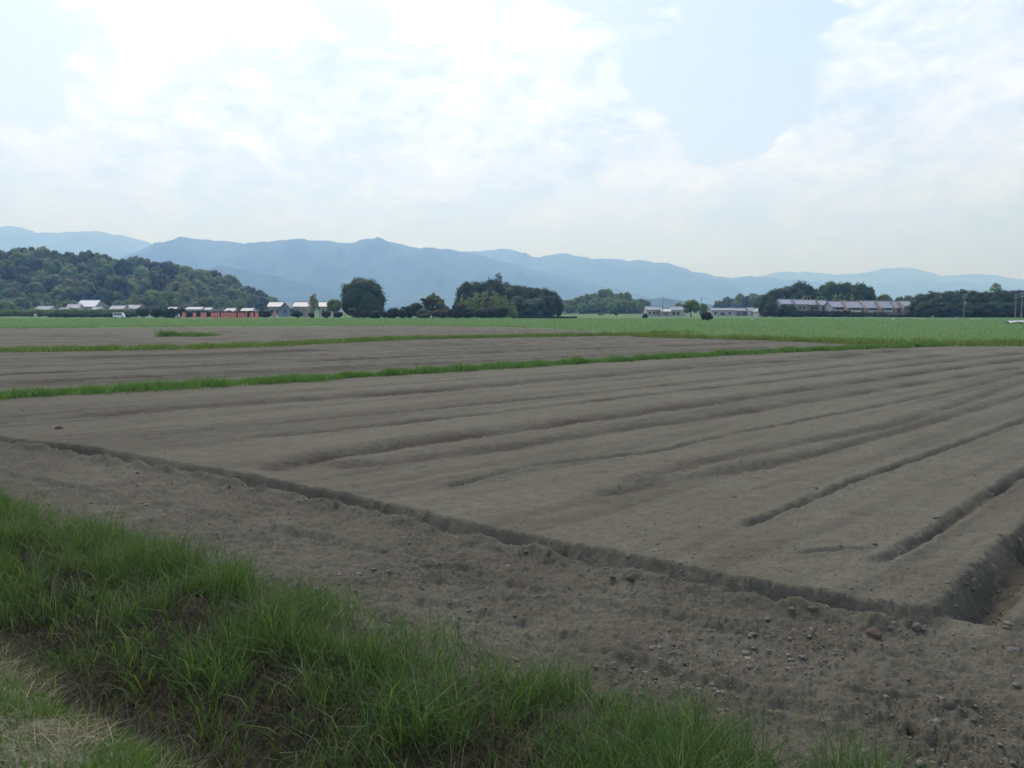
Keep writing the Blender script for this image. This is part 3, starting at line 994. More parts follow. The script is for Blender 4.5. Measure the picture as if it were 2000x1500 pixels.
# ------------------------------------------------------------------ trees
def crown_mesh(name, seed, lumps, leaves, size, core=True, upward=0.0):
    """lumps: list of (centre, radius) in a unit box; leaf clumps on their shells, darker foliage mass inside"""
    import bmesh
    r = np.random.default_rng(seed)
    cs = np.array([l[0] for l in lumps], float)
    rads = np.array([l[1] for l in lumps], float)
    wts = rads ** 2
    wts = wts / wts.sum()
    pick = r.choice(len(lumps), leaves, p=wts)
    d = r.normal(size=(leaves, 3))
    d /= np.linalg.norm(d, axis=1)[:, None]
    d[:, 2] = np.where((d[:, 2] < -0.45) & (r.random(leaves) < 0.6), -d[:, 2], d[:, 2])
    # uneven shells
    rad = rads[pick] * (0.82 + 0.3 * r.random(leaves) ** 1.5)
    pos_ = cs[pick] + d * rad[:, None]
    dd = np.linalg.norm(pos_[:, None, :] - cs[None], axis=2) / rads[None]
    kp = dd.min(1) > 0.72
    pos_, d = pos_[kp], d[kp]
    n = len(pos_)
    nrm = d + r.normal(size=(n, 3)) * 0.55
    nrm[:, 2] += upward
    nrm /= np.linalg.norm(nrm, axis=1)[:, None]
    t1 = np.cross(nrm, r.normal(size=(n, 3)))
    t1 /= np.linalg.norm(t1, axis=1)[:, None]
    t2 = np.cross(nrm, t1)
    s = (size * r.uniform(0.5, 1.3, n))[:, None]
    V = np.stack([pos_ - t1 * s, pos_ + t2 * s * 0.6, pos_ + t1 * s, pos_ - t2 * s * 0.6], 1).reshape(-1, 3)
    q = np.arange(n * 4).reshape(n, 4)
    fl = [q]
    if core:
        cv, cf, b0 = [], [], len(V)
        bm = bmesh.new()
        bmesh.ops.create_icosphere(bm, subdivisions=2, radius=1.0)
        iv = np.array([tuple(v.co) for v in bm.verts])
        it = np.array([[v.index for v in f.verts] for f in bm.faces])
        bm.free()
        for c_, rd in zip(cs, rads):
            cv.append(c_ + iv * rd * (0.80 + 0.12 * r.random((len(iv), 1))))
            cf.append(it + b0)
            b0 += len(iv)
        V = np.concatenate([V] + cv)
        fl.append(np.concatenate(cf))
    return np_mesh(name, V, fl)


def dome_lumps(seed, k=14, squash=1.0, wide=0.5):
    r = random.Random(seed)
    L = [((0, 0, 0.5), 0.30)]
    for i in range(k):
        a = 2.4 * i + r.uniform(-.5, .5)
        e = (i + 0.5) / k
        rad = r.uniform(0.15, 0.25)
        rr = (wide - rad) * math.sqrt(max(0.02, 1 - (2 * e - 0.85) ** 2 * 0.75)) * r.uniform(0.75, 1.05)
        L.append(((rr * math.cos(a), rr * math.sin(a), rad + (0.98 - 2 * rad) * e), rad))
    return L


def ball_lumps(seed, k=9):
    r = random.Random(seed)
    L = [((0, 0, 0.5), 0.40)]
    for i in range(k):
        a, e = r.uniform(0, 6.28), r.uniform(0.15, 0.85)
        rad = r.uniform(0.16, 0.22)
        rr = (0.5 - rad) * math.sqrt(1 - (2 * e - 1) ** 2)
        L.append(((rr * math.cos(a), rr * math.sin(a), rad + (1 - 2 * rad) * e), rad))
    return L


def plume_lumps(seed, k=16):
    r = random.Random(seed)
    L = []
    for i in range(k):
        a, rr = r.uniform(0, 6.28), 0.42 * math.sqrt(r.random())
        top = r.uniform(0.62, 0.97)
        for j in range(4):
            L.append(((rr * math.cos(a) + 0.03 * j * math.cos(a), rr * math.sin(a) + .03 * j * math.sin(a), top - 0.06 - 0.17 * j), 0.055 + 0.022 * j))
    return L


def tier_lumps(seed, k=6):
    """spreading garden pine: ragged overlapping pads narrowing to a leader"""
    r = random.Random(seed)
    L = [((0.02, 0, 0.95), 0.03), ((0.02, 0, 0.88), 0.05), ((0.0, 0, 0.80), 0.07)]
    for i in range(34):
        z_ = 0.10 + 0.68 * (i / 33) ** 1.1
        rr = (0.40 - 0.36 * (z_ - 0.1)) * math.sqrt(r.uniform(0.15, 1.0))
        a = i * 2.4 + r.uniform(-.5, .5)
        L.append(((rr * math.cos(a), rr * math.sin(a), z_ + r.uniform(-.03, .03)), r.uniform(.08, .125)))
    for i in range(4):
        L.append(((-0.22 - 0.06 * i, 0.03, 0.66 + 0.01 * i), 0.06))
    return L


def sparse_lumps(seed, k=12):
    r = random.Random(seed)
    L = []
    for i in range(k):
        a, rr, z_ = r.uniform(0, 6.28), 0.36 * math.sqrt(r.random()), r.uniform(0.12, 0.9)
        L.append(((rr * math.cos(a), rr * math.sin(a), z_), r.uniform(0.09, 0.15)))
    return L


CR = {}
CR['big'] = [crown_mesh('crown_big', 11, dome_lumps(11, 26), 9000, 0.020, True, 0.45)]
CR['dome'] = [crown_mesh('crown_dome', 20 + i, dome_lumps(20 + i, 14 + i), 3200, 0.032, True, 0.6) for i in range(5)]
CR['hill'] = [crown_mesh('crown_hill', 40 + i, dome_lumps(40 + i, 9 + i), 900, 0.052, True, 0.7) for i in range(6)]
CR['ball'] = [crown_mesh('crown_ball', 60 + i, ball_lumps(60 + i), 1500, 0.036, True, 0.3) for i in range(4)]
CR['plume'] = [crown_mesh('crown_plume', 70 + i, plume_lumps(70 + i), 4200, 0.026, True, 0.8) for i in range(3)]
CR['tier'] = [crown_mesh('crown_tier', 80, tier_lumps(80), 3600, 0.03, True, 0.6), crown_mesh('crown_tier', 81, tier_lumps(81, 5), 2400, 0.03)]
CR['sparse'] = [crown_mesh('crown_sparse', 90 + i, sparse_lumps(90 + i, 22), 2200, 0.032, False, 0.4) for i in range(2)]


def trunk_mesh(name, seed):
    r = random.Random(seed)
    mb = MB()
    mb.tube((0, 0, -0.03), (0.01, 0, 0.3), 0.045, 0.03)
    mb.tube((0.01, 0, 0.29), (-0.01, 0.01, 0.62), 0.03, 0.016)
    for i in range(6):
        a = i * 1.05 + r.uniform(-.3, .3)
        z_ = r.uniform(0.25, 0.55)
        mb.tube((0, 0, z_), (0.26 * math.cos(a), 0.26 * math.sin(a), z_ + r.uniform(.12, .28)), 0.016, 0.006, 5)
    return mb.mesh(name)


TRUNK = [trunk_mesh('trunk', s_) for s_ in range(3)]
for t_ in TRUNK:
    t_.materials.append(M['bark'])
cnt_tree = [0]
mat_cache = {}


def crown_data(kind, i, mat):
    key = (kind, i, mat)
    if key not in mat_cache:
        src = CR[kind][i]
        d_ = src if not src.materials else src.copy()
        d_.materials.clear()
        d_.materials.append(M[mat])
        mat_cache[key] = d_
    return mat_cache[key]


def tree(u, Y, top, w, kind, mat, label, group=None, name='tree', cat='tree', bottom=None, depth=1.0, base=0.0):
    """u: column, Y: distance, top: skyline row, w: crown width in photo pixels; bottom: row of the crown's underside"""
    i = cnt_tree[0]
    cnt_tree[0] += 1
    P = at(u, top, Y)
    W = w * Y / F
    hgt = P.z - base
    zb = base - hgt * 0.07 if bottom is None else max(base + 0.05, at(u, bottom, Y).z)
    root = empty(name, (P.x, Y, base), 0)
    tag(root, label, cat, group)
    kk = i % len(CR[kind])
    link('crown', crown_data(kind, kk, mat), None, root, (0, 0, zb - base), (0, 0, i * 2.4), (W, W * depth, P.z - zb))
    if name != 'hedge':
        tw = min(W, hgt)
        link('trunk', TRUNK[i % 3], None, root, (0, 0, 0), (0, 0, i * 1.3), (tw * 0.9, tw * 0.9, hgt))
    return root


# the lone great tree and its neighbours
tree(709, 285, 538, 103, 'big', 'broad', 'huge dark dome-shaped evergreen tree rising above the row of round shrubs')
tree(612, 300, 573, 30, 'sparse', 'sparse', 'thin yellowish tree with see-through crown in front of the farmhouses', bottom=616)
tree(652, 280, 582, 34, 'dome', 'pale', 'bright green small tree beside the huge dark dome-shaped tree', bottom=613)
tree(846, 270, 570, 72, 'tier', 'hill', 'layered garden pine with a pointed top behind the clipped shrubs', bottom=619)
tree(814, 274, 588, 27, 'ball', 'shrub', 'round-headed dark tree just beside the layered garden pine', bottom=613)
RG = 'clipped shrubs in a row before the grove'
RL = 'dark round clipped shrub in the row between the layered garden pine and the bamboo grove'
RL2 = 'dark round clipped shrub at the foot of the huge dome-shaped tree'
RL3 = 'dark round clipped shrub in the spaced row in front of the farmhouses'
for (u, top, w, Y, bt) in [(519, 601, 25, 262, None), (580, 602, 21, 268, None), (608, 608, 12, 268, None), (637, 604, 18, 258, None), (660, 606, 18, 266, None),
                           (711, 603, 19, 258, None), (734, 604, 20, 260, None), (751, 605, 14, 262, None),
                           (772, 597, 22, 263, None), (787, 600, 18, 260, None), (801, 593, 22, 262, None), (830, 611, 22, 258, None), (856, 602, 26, 260, None),
                           (880, 601, 20, 262, None), (898, 588, 30, 270, None), (918, 597, 26, 262, None), (938, 600, 26, 258, None), (962, 597, 20, 266, None), (980, 596, 26, 260, None)]:
    tree(u, Y, top, w * 1.18, 'ball', 'shrub', RL if u > 760 else (RL2 if u > 690 else RL3), RG, 'clipped_shrub', 'shrub', bt)
for (u, top, w, Y) in [(765, 602, 26, 276), (790, 597, 30, 280), (822, 603, 34, 284), (868, 596, 34, 282), (890, 600, 30, 280), (908, 598, 30, 284), (950, 600, 34, 280), (972, 602, 26, 282)]:
    tree(u, Y, top, w, 'dome', 'shrub', 'dark bushy tree filling the gap between clipped shrubs and grove', 'bushy trees behind the clipped shrubs')
tree(688, 262, 600, 20, 'ball', 'shrub', 'small lollipop-shaped tree on a bare trunk before the great tree', None, 'clipped_tree', 'tree', 615)

# grove beyond
GG = 'trees of the grove behind the clipped shrubs'
GL = 'tall dark broadleaf tree in the back rank of the grove behind the bamboo'
for (u, top, w, Y) in [(914, 546, 42, 335), (936, 545, 46, 345), (960, 540, 48, 340), (985, 549, 44, 350), (1006, 552, 48, 338), (1030, 556, 48, 345), (1052, 558, 46, 340), (1072, 564, 42, 335), (1082, 574, 26, 330),
                       (925, 566, 40, 332), (1015, 575, 46, 331), (1045, 580, 44, 330)]:
    tree(u, Y, top, w * 1.45, 'dome', 'broad', GL if Y > 332 else 'lower dark broadleaf tree at the front edge of the dense grove', GG, bottom=None)
tree(974, 332, 532, 15, 'sparse', 'broad', 'slim conifer tip poking above the dense grove', None, bottom=560)
BG = 'bamboo clumps at the foot of the grove'
for (u, top, w, Y) in [(916, 573, 36, 304), (936, 568, 40, 306), (958, 565, 40, 304), (976, 569, 36, 302), (1002, 588, 18, 304)]:
    tree(u, Y, top, w, 'plume', 'bamboo', 'pale yellow green bamboo clump at the foot of the dark grove', BG, 'bamboo', 'bamboo')

# solitary small trees on the plain
tree(1350, 328, 584, 38, 'dome', 'pale', 'pale green broad tree standing alone before the low white houses', bottom=613)
tree(1381, 193, 606, 25, 'ball', 'shrub', 'single dark bush standing out in the green crop', None, 'bush', 'bush')
tree(1260, 248, 610, 12, 'ball', 'broad', 'small upright bush at the crop edge near the white houses', None, 'bush', 'bush')
tree(1174, 420, 612, 15, 'ball', 'sparse', 'low brownish bush at the foot of the small wooded hill', None, 'bush', 'bush')
tree(1204, 410, 610, 9, 'ball', 'broad', 'tiny dark bush on the meadow before the small wooded hill', None, 'bush', 'bush')
tree(1325, 420, 590, 24, 'dome', 'pale', 'rounded tree half hidden behind the pale green broad tree', None)
tree(1374, 410, 591, 20, 'dome', 'hill', 'small tree behind the white houses beside the pale green tree', None)

# right-hand groves
HG = 'trees behind the terraced houses'
for (u, top, w, Y) in [(1497, 575, 40, 385), (1515, 560, 44, 395), (1535, 556, 44, 400), (1563, 547, 56, 392), (1598, 560, 40, 402), (1620, 546, 50, 395), (1648, 547, 46, 398), (1680, 549, 50, 392), (1690, 560, 36, 388)]:
    tree(u, Y, top, w * 1.4, 'dome', 'broad', 'tall dark broadleaf tree in the wood behind the terraced houses', HG)
for (u, top, w, Y) in [(1540, 577, 26, 362), (1575, 574, 28, 364), (1640, 572, 30, 364), (1662, 573, 30, 362), (1605, 575, 28, 364)]:
    tree(u, Y, top, w, 'plume', 'bamboo', 'feathery pale bamboo rising just behind the terraced house roofs', 'bamboo behind the terraced houses', 'bamboo', 'bamboo')
for (u, top, w, Y) in [(1728, 571, 38, 390), (1757, 577, 30, 395), (1775, 574, 26, 390), (1790, 578, 26, 388)]:
    tree(u, Y, top, w, 'dome', 'hill', 'lower green tree between the wood and the roofs of the long terrace', 'low trees behind the long terrace')
for (u, top, w, Y) in [(1508, 588, 34, 322), (1530, 592, 30, 315), (1547, 594, 26, 312), (1496, 572, 34, 340)]:
    tree(u, Y, top, w, 'dome', 'broad', 'dark bushy tree growing against the end of the terraced houses', 'trees at the end of the terrace')
EG = 'trees of the dark wood by the utility poles'
EL = 'tall dark tree in the back rank of the wood behind the utility poles'
for (u, top, w, Y) in [(1803, 571, 42, 312), (1828, 567, 44, 318), (1852, 565, 44, 310), (1878, 563, 46, 318), (1905, 564, 46, 312), (1930, 566, 44, 318), (1955, 562, 46, 312), (1985, 563, 46, 318), (2015, 566, 46, 312), (2050, 562, 48, 316), (2090, 566, 48, 312), (2135, 570, 48, 312),
                       (1815, 585, 40, 305), (1845, 588, 40, 304), (1880, 587, 42, 305), (1915, 589, 42, 304), (1945, 586, 42, 305), (1980, 588, 42, 304), (2010, 588, 42, 305)]:
    tree(u, Y, top, w * 1.4, 'dome', 'broad', EL if Y > 308 else 'lower dark tree at the front edge of the wood by the utility poles', EG)
tree(1946, 330, 552, 30, 'sparse', 'hill', 'tall airy pine overtopping the dense wood by the utility poles', None, bottom=573)

# hedges and shrubs before the houses
def hedge(u0, u1, Y, top, mat, label, depth=1.3, name='hedge', seed=0):
    a, b_ = at(u0, top, Y), at(u1, top, Y)
    Wd, hh = b_.x - a.x, max(0.5, a.z)
    k_ = max(6, int(Wd / (hh * 0.55)))
    r = random.Random(seed)
    lum = [((Wd * (i + 0.5) / k_ - Wd / 2, r.uniform(-.2, .2), hh * r.uniform(0.45, 0.58)), hh * r.uniform(0.42, 0.55)) for i in range(k_)]
    me = crown_mesh(name, seed, lum, min(6000, 260 * k_), hh * 0.13)
    me.materials.append(M[mat])
    return tag(link(name, me, None, None, ((a.x + b_.x) / 2, Y, 0)), label, 'hedge')


hedge(298, 362, 292, 603, 'shrub', 'dark tall hedge behind the red pillars and beside the round tree', seed=401)
hedge(362, 520, 300, 608, 'shrub', 'long dark hedge running directly behind the row of red pillars', seed=402)
hedge(95, 268, 300, 612, 'broad', 'low dark hedge behind the parked white van', seed=403)
hedge(-60, 100, 330, 606, 'hill', 'lighter green hedge at the foot of the wooded hill', seed=404)
hedge(60, 270, 360, 604, 'hill', 'olive green hedge in front of the farmhouse roofs', seed=405)
hedge(1000, 1127, 252, 618, 'shrub', 'low dark hedge line crossing the meadow before the small wooded hill', seed=406)
hedge(1556, 1662, 322, 607, 'broad', 'dark garden hedge in front of the upper terraced houses', seed=407)
hedge(1662, 1700, 318, 610, 'broad', 'short garden hedge before the first houses of the long terrace', seed=408)
hedge(1708, 1800, 312, 615, 'shrub', 'low hedge along the foot of the long terrace', seed=409)
tree(278, 282, 597, 27, 'ball', 'shrub', 'square dark round-topped tree beside the tall hedge and white van', None, 'clipped_shrub', 'shrub')
for (u, top, w, Y) in [(130, 608, 20, 285), (182, 611, 18, 285), (220, 609, 20, 283), (250, 611, 16, 285)]:
    tree(u, Y, top, w, 'ball', 'shrub', 'dark round shrub in the loose line along the low hedge by the van', 'shrubs by the white van', 'clipped_shrub', 'shrub')
for (u, top, w, Y) in [(1708, 607, 12, 314), (1722, 608, 12, 314), (1625, 610, 12, 318), (1757, 612, 9, 312)]:
    tree(u, Y, top, w, 'ball', 'shrub', 'small garden shrub standing before the terraced house fronts', 'garden shrubs of the terrace', 'bush', 'bush')


# wooded hills: terrain with trees of their own
def hill_terrain(name, x0, x1, y0, y1, hfun, n=60):
    xs, ys = np.linspace(x0, x1, n), np.linspace(y0, y1, n)
    XX, YY = np.meshgrid(xs, ys)
    ZZ = hfun(XX.ravel(), YY.ravel())
    idx = np.arange(n * n).reshape(n, n)
    q = np.stack([idx[:-1, :-1].ravel(), idx[:-1, 1:].ravel(), idx[1:, 1:].ravel(), idx[1:, :-1].ravel()], 1)
    me = np_mesh(name, np.stack([XX.ravel(), YY.ravel(), ZZ], 1), [q], True)
    return tag(link(name, me, M['hillsoil']), kind='structure')


TONE = {'hill': 'mid green', 'broad': 'dark green', 'sparse': 'yellowish', 'pale': 'pale green'}


def plant_hill(hfun, rows, labels, group, sizes, kmats, seed, cat='tree', name='tree'):
    r = random.Random(seed)
    n_ = 0
    for ri, (Yr, u0, u1, step) in enumerate(rows):
        label = labels[min(len(labels) - 1, ri * len(labels) // len(rows))]
        u = u0 + r.uniform(0, step)
        while u < u1:
            Yt = Yr + r.uniform(-14, 14)
            x_ = at(u, 607, Yt).x
            zg_ = float(hfun(np.array([x_]), np.array([Yt]))[0])
            if zg_ > 0.6:
                s_ = r.uniform(*sizes)
                kind = 'hill'
                mt = kmats[r.randrange(len(kmats))]
                i = cnt_tree[0]
                cnt_tree[0] += 1
                o = link(name, crown_data(kind, i % 6, mt), None, None, (x_, Yt, zg_ - 1.0), (0, 0, r.uniform(0, 6.28)), (s_, s_, s_ * r.uniform(0.75, 1.05)))
                tag(o, TONE[mt] + ' ' + label, cat, group)
                n_ += 1
            u += step * r.uniform(0.7, 1.3)
    return n_


# big hill: skyline given in photo pixels at its crest distance
HX = np.array([(at(u, v, 700).x, at(u, v, 700).z) for u, v in
               [(-600, 560), (-300, 515), (-80, 500), (0, 497), (60, 496), (110, 499), (150, 497), (200, 509), (250, 513), (300, 520), (350, 528), (400, 534), (440, 545), (480, 560), (510, 575), (532, 592), (545, 604), (560, 607)]])


def big_hill(x, y):
    c_ = np.interp(x, HX[:, 0], HX[:, 1] - 6.5, left=HX[0, 1], right=-1)
    t_ = np.where(y < 700, (700 - y) / 170, (y - 700) / 220)
    return np.clip(c_, -1, 99) * np.clip(1 - t_ ** 1.4, 0, 1) + 1.2 * fbm(x / 30, y / 30, 3, 501) - 0.8


hill_terrain('wooded_hill', HX[0, 0], HX[-1, 0] + 8, 525, 920, big_hill)
rows = [(712, -40, 545, 21), (692, -40, 540, 25), (670, -40, 538, 26), (648, -40, 532, 27), (626, -40, 528, 28), (604, -40, 520, 29), (582, -40, 510, 30), (562, -40, 505, 31)]
n_hill = plant_hill(big_hill, rows, ['broadleaf tree on the skyline crest of the large wooded hill', 'broadleaf tree high on the slope of the large wooded hill', 'broadleaf tree halfway up the slope of the large wooded hill', 'broadleaf tree near the foot of the large wooded hill'], 'trees covering the large wooded hill', (11, 17), ['hill', 'hill', 'hill', 'broad'], 31)


# low wooded spurs in front of it
def spur(x, y):
    a_ = at(300, 560, 500)
    b_ = at(0, 560, 500)
    z1 = 12.5 * np.exp(-((x - at(320, 560, 500).x) / 26) ** 2) * np.exp(-((y - 505) / 26) ** 2)
    z2 = 11.5 * np.exp(-((x - at(10, 560, 500).x) / 30) ** 2) * np.exp(-((y - 505) / 26) ** 2)
    z3 = 7.0 * np.exp(-((x - at(420, 560, 500).x) / 26) ** 2) * np.exp(-((y - 510) / 22) ** 2)
    return np.maximum(np.maximum(z1, z2), z3) - 0.6


hill_terrain('low_spur', at(-250, 607, 500).x, at(540, 607, 500).x, 445, 575, spur)
plant_hill(spur, [(512, -60, 470, 17), (494, -60, 470, 18), (478, -60, 460, 20), (464, -60, 450, 22)], ['rounded bush on the back of the low spurs before the large hill', 'rounded bush on the front of the low spurs behind the farmhouses'], 'bushes on the low spurs', (5, 8), ['hill', 'pale', 'sparse', 'pale'], 32, 'bush', 'bush')


def small_hill(x, y):
    cx1, cx2 = at(1165, 600, 640).x, at(1140, 600, 640).x
    z1 = 10.5 * np.exp(-((x - cx1) / 22) ** 2) * np.exp(-((y - 640) / 34) ** 2)
    z2 = 4.0 * np.exp(-((x - at(1225, 600, 640).x) / 20) ** 2) * np.exp(-((y - 630) / 26) ** 2)
    return z1 + z2 - 0.8


hill_terrain('small_hill', at(1040, 607, 640).x, at(1290, 607, 640).x, 575, 720, small_hill, 40)
plant_hill(small_hill, [(646, 1085, 1262, 11), (632, 1085, 1262, 12), (618, 1085, 1262, 13), (604, 1085, 1262, 13), (592, 1090, 1262, 13)], ['tree on top of the small rounded wooded hill beyond the meadow', 'tree on the near flank of the small rounded wooded hill'], 'trees on the small wooded hill', (8, 11), ['pale', 'pale', 'sparse', 'hill'], 33)


def far_hill(x, y):
    z1 = 11 * np.exp(-((x - at(1475, 600, 760).x) / 34) ** 2) * np.exp(-((y - 760) / 30) ** 2)
    return z1 - 0.8


hill_terrain('far_knoll', at(1360, 607, 760).x, at(1600, 607, 760).x, 690, 840, far_hill, 36)
plant_hill(far_hill, [(768, 1395, 1530, 15), (750, 1395, 1530, 15), (734, 1400, 1525, 17)], ['tree on the low knoll behind the white houses'], 'trees on the low knoll', (9, 12), ['hill', 'broad', 'hill'], 34)


# ------------------------------------------------------------------ buildings
def house(label, u0, u1, Y, top, eave, wall, roof, depth=8.0, rz=0.0, wins=((0.25, 0.45, 0.2, 0.6), (0.6, 0.8, 0.2, 0.6)), overhang=0.5, name='house', cat='house', group=None, gable=False, balcony=False, base=0.0):
    """ridge parallel to the front unless gable; wins in fractions of the front wall"""
    a, b_ = at(u0, top, Y), at(u1, top, Y)
    W = b_.x - a.x
    hr = a.z - base
    he = at(u0, eave, Y).z - base
    root = empty(name, ((a.x + b_.x) / 2, Y, base), rz)
    tag(root, label, cat, group)
    w2 = W / 2
    if gable:
        mb = MB()
        # gable end to the front: outline across x
        pts = [(-w2, 0), (w2, 0), (w2, he), (0, hr - 0.12), (-w2, he)]
        n_ = len(pts)
        vs_ = [(x_, 0, z_) for x_, z_ in pts] + [(x_, depth, z_) for x_, z_ in pts]
        mb.add(vs_, [tuple(range(n_)), tuple(range(n_, 2 * n_))[::-1]] + [(i, n_ + i, n_ + (i + 1) % n_, (i + 1) % n_) for i in range(n_)])
        mb.build('wall', M[wall], root)
        for s_ in (-1, 1):
            rb = MB()
            sl = (hr - he) / w2
            ex = w2 + overhang
            z_e = hr - sl * ex
            rb.add([(0, -overhang, hr), (s_ * ex, -overhang, z_e), (s_ * ex, depth + overhang, z_e), (0, depth + overhang, hr),
                    (0, -overhang, hr + .14), (s_ * ex, -overhang, z_e + .14), (s_ * ex, depth + overhang, z_e + .14), (0, depth + overhang, hr + .14)],
                   [(0, 1, 2, 3), (7, 6, 5, 4), (0, 4, 5, 1), (1, 5, 6, 2), (2, 6, 7, 3), (3, 7, 4, 0)])
            rb.build('roof_slope', M[roof], root)
    else:
        mb = MB()
        mb.prism_x(-w2, w2, [(0, 0), (0, he), (depth / 2, hr - 0.12), (depth, he), (depth, 0)])
        mb.build('wall', M[wall], root)
        sl = (hr - he) / (depth / 2)
        oh = min(overhang, 0.8)
        rb = MB()
        for s_ in (0, 1):
            y0 = -oh if s_ == 0 else depth + oh
            z0 = he - sl * oh
            o_ = [(y0, z0), (depth / 2, hr), (depth / 2, hr + .14), (y0, z0 + .14)]
            rb = MB()
            rb.prism_x(-w2 - oh * 0.5, w2 + oh * 0.5, o_)
            rb.build('roof_slope', M[roof], root)
        MB().box(-w2 - oh * 0.5, w2 + oh * 0.5, depth / 2 - 0.15, depth / 2 + 0.15, hr + 0.1, hr + 0.3).build('ridge_cap', M[roof], root)
    for (fx0, fx1, fz0, fz1) in wins:
        x0, x1 = -w2 + W * fx0, -w2 + W * fx1
        z0, z1 = he * fz0, he * fz1
        wo_ = MB()
        t = 0.08
        for bx_ in ((x0, x1, z1 - t, z1), (x0, x1, z0, z0 + t), (x0, x0 + t, z0 + t, z1 - t), (x1 - t, x1, z0 + t, z1 - t), ((x0 + x1) / 2 - t / 2, (x0 + x1) / 2 + t / 2, z0 + t, z1 - t)):
            wo_.box(bx_[0], bx_[1], -0.09, -0.003, bx_[2], bx_[3])
        wf = wo_.build('window', M['frame'], root)
        MB().box(x0 + t, x1 - t, -0.04, -0.004, z0 + t, z1 - t).build('pane', M['glass'], wf)
    if balcony:
        bb = MB()
        bb.box(-w2 * 0.8, w2 * 0.5, -1.0, -0.92, he * 0.50, he * 0.50 + 0.85)
        bb.box(-w2 * 0.8, w2 * 0.5, -0.92, -0.004, he * 0.50, he * 0.50 + 0.1)
        bb.build('balcony', M['balcony'], root)
    return root


TG = 'terraced houses in the stepped upper row'
win2 = ((0.15, 0.5, 0.55, 0.82), (0.6, 0.85, 0.55, 0.8), (0.2, 0.7, 0.08, 0.38))
ord4 = ['first', 'second', 'third', 'last']
wl4 = ['wall_cream', 'wall_cream', 'wall_pink', 'wall_grey']
for i, (u0, u1) in enumerate([(1527, 1551), (1556, 1577), (1581, 1600), (1604, 1619)]):
    house('%s house of the short upper terrace, counted from the dark bushy trees, grey roof' % ord4[i], u0, u1, 338 - 3.2 * (i % 2), 585 + i * 0.7, 593 + i * 0.7, wl4[i], 'roof_light', 9, 0.0, win2, 0.7, 'terraced_house', group=TG)
for i, (u0, u1, top, ev) in enumerate([(1553, 1557, 589, 596), (1578, 1582, 589, 596), (1601, 1605, 590, 597)]):
    pass
TG2 = 'terraced houses in the long lower row'
names6 = ['first', 'second', 'third', 'fourth', 'fifth', 'last']
spec = [(1627, 1654, 589, 599, 'wall_grey'), (1658, 1687, 589, 600, 'wall_pink'), (1693, 1720, 588, 600.5, 'wall_cream'), (1723, 1749, 588.5, 600.5, 'wall_cream'), (1752, 1765, 589, 600.5, 'wall_pink'), (1768, 1796, 588.5, 598, 'wall_grey')]
for i, (u0, u1, top, ev, wm) in enumerate(spec):
    house('%s house of the long lower terrace, counted from the garden hedge, grey roof' % names6[i], u0, u1, 326 - (i % 2) * 1.6, top, ev, wm, 'roof_light', 10, 0.0,
          ((0.2, 0.75, 0.5, 0.9), (0.12, 0.4, 0.1, 0.38)) if u1 - u0 > 15 else ((0.25, 0.75, 0.5, 0.9),), 0.6, 'terraced_house', group=TG2, balcony=(u1 - u0 > 15))
# firewalls between the units
for i, (u, top, Y) in enumerate([(1656.3, 588, 323), (1690.2, 587.5, 323), (1721.8, 588, 323), (1750.6, 588, 323), (1766.6, 588, 323)]):
    P = at(u, top, Y)
    rt = MB().prism_x(-0.3, 0.3, [(0, 0), (0, 3.4), (4.8, P.z + 0.2), (9.5, 3.4), (9.5, 0)]).build('party_wall', M['wall_pink'], None, loc=(P.x, Y, 0))
    tag(rt, 'terracotta dividing wall between two neighbouring houses of the long terrace', 'wall', 'dividing walls of the long terrace')

# low white houses on the plain
house('low white house with two dark windows beside the thin utility pole', 1263, 1291, 360, 599, 605, 'wall_white', 'roof_light', 8, 0, ((0.15, 0.3, 0.3, 0.7), (0.45, 0.6, 0.3, 0.7), (0.7, 0.85, 0.3, 0.7)))
house('small cream shed with pale roof between the two white houses', 1293, 1310, 356, 604, 608, 'wall_cream', 'roof_white', 6, 0, ((0.3, 0.6, 0.2, 0.6),))
house('white house with dark windows half hidden by the pale green tree', 1310, 1338, 364, 599, 605.5, 'wall_white', 'roof_light', 8, 0, ((0.12, 0.32, 0.2, 0.7), (0.42, 0.62, 0.2, 0.7)))
house('long pale low building behind the single dark bush', 1391, 1437, 380, 602, 606, 'wall_white', 'roof_light', 10, 0, ((0.1, 0.2, 0.3, 0.7), (0.35, 0.55, 0.2, 0.6), (0.7, 0.8, 0.3, 0.7)), 0.5, 'farm_building', 'building')
house('grey-roofed house with dark window openings on the plain', 1437, 1464, 384, 602, 607, 'wall_grey', 'roof_tile', 8, 0, ((0.15, 0.35, 0.2, 0.7), (0.5, 0.75, 0.2, 0.7)))
house('low pale house next to the white gabled barn', 1464, 1484, 380, 601, 607, 'wall_white', 'roof_light', 8, 0, ((0.2, 0.4, 0.2, 0.7), (0.6, 0.8, 0.3, 0.7)))
house('white gabled barn beside the terrace trees', 1483, 1500, 345, 602, 608, 'wall_white', 'roof_light', 9, 0, ((0.3, 0.6, 0.05, 0.55),), 0.3, 'barn', 'barn', gable=True)

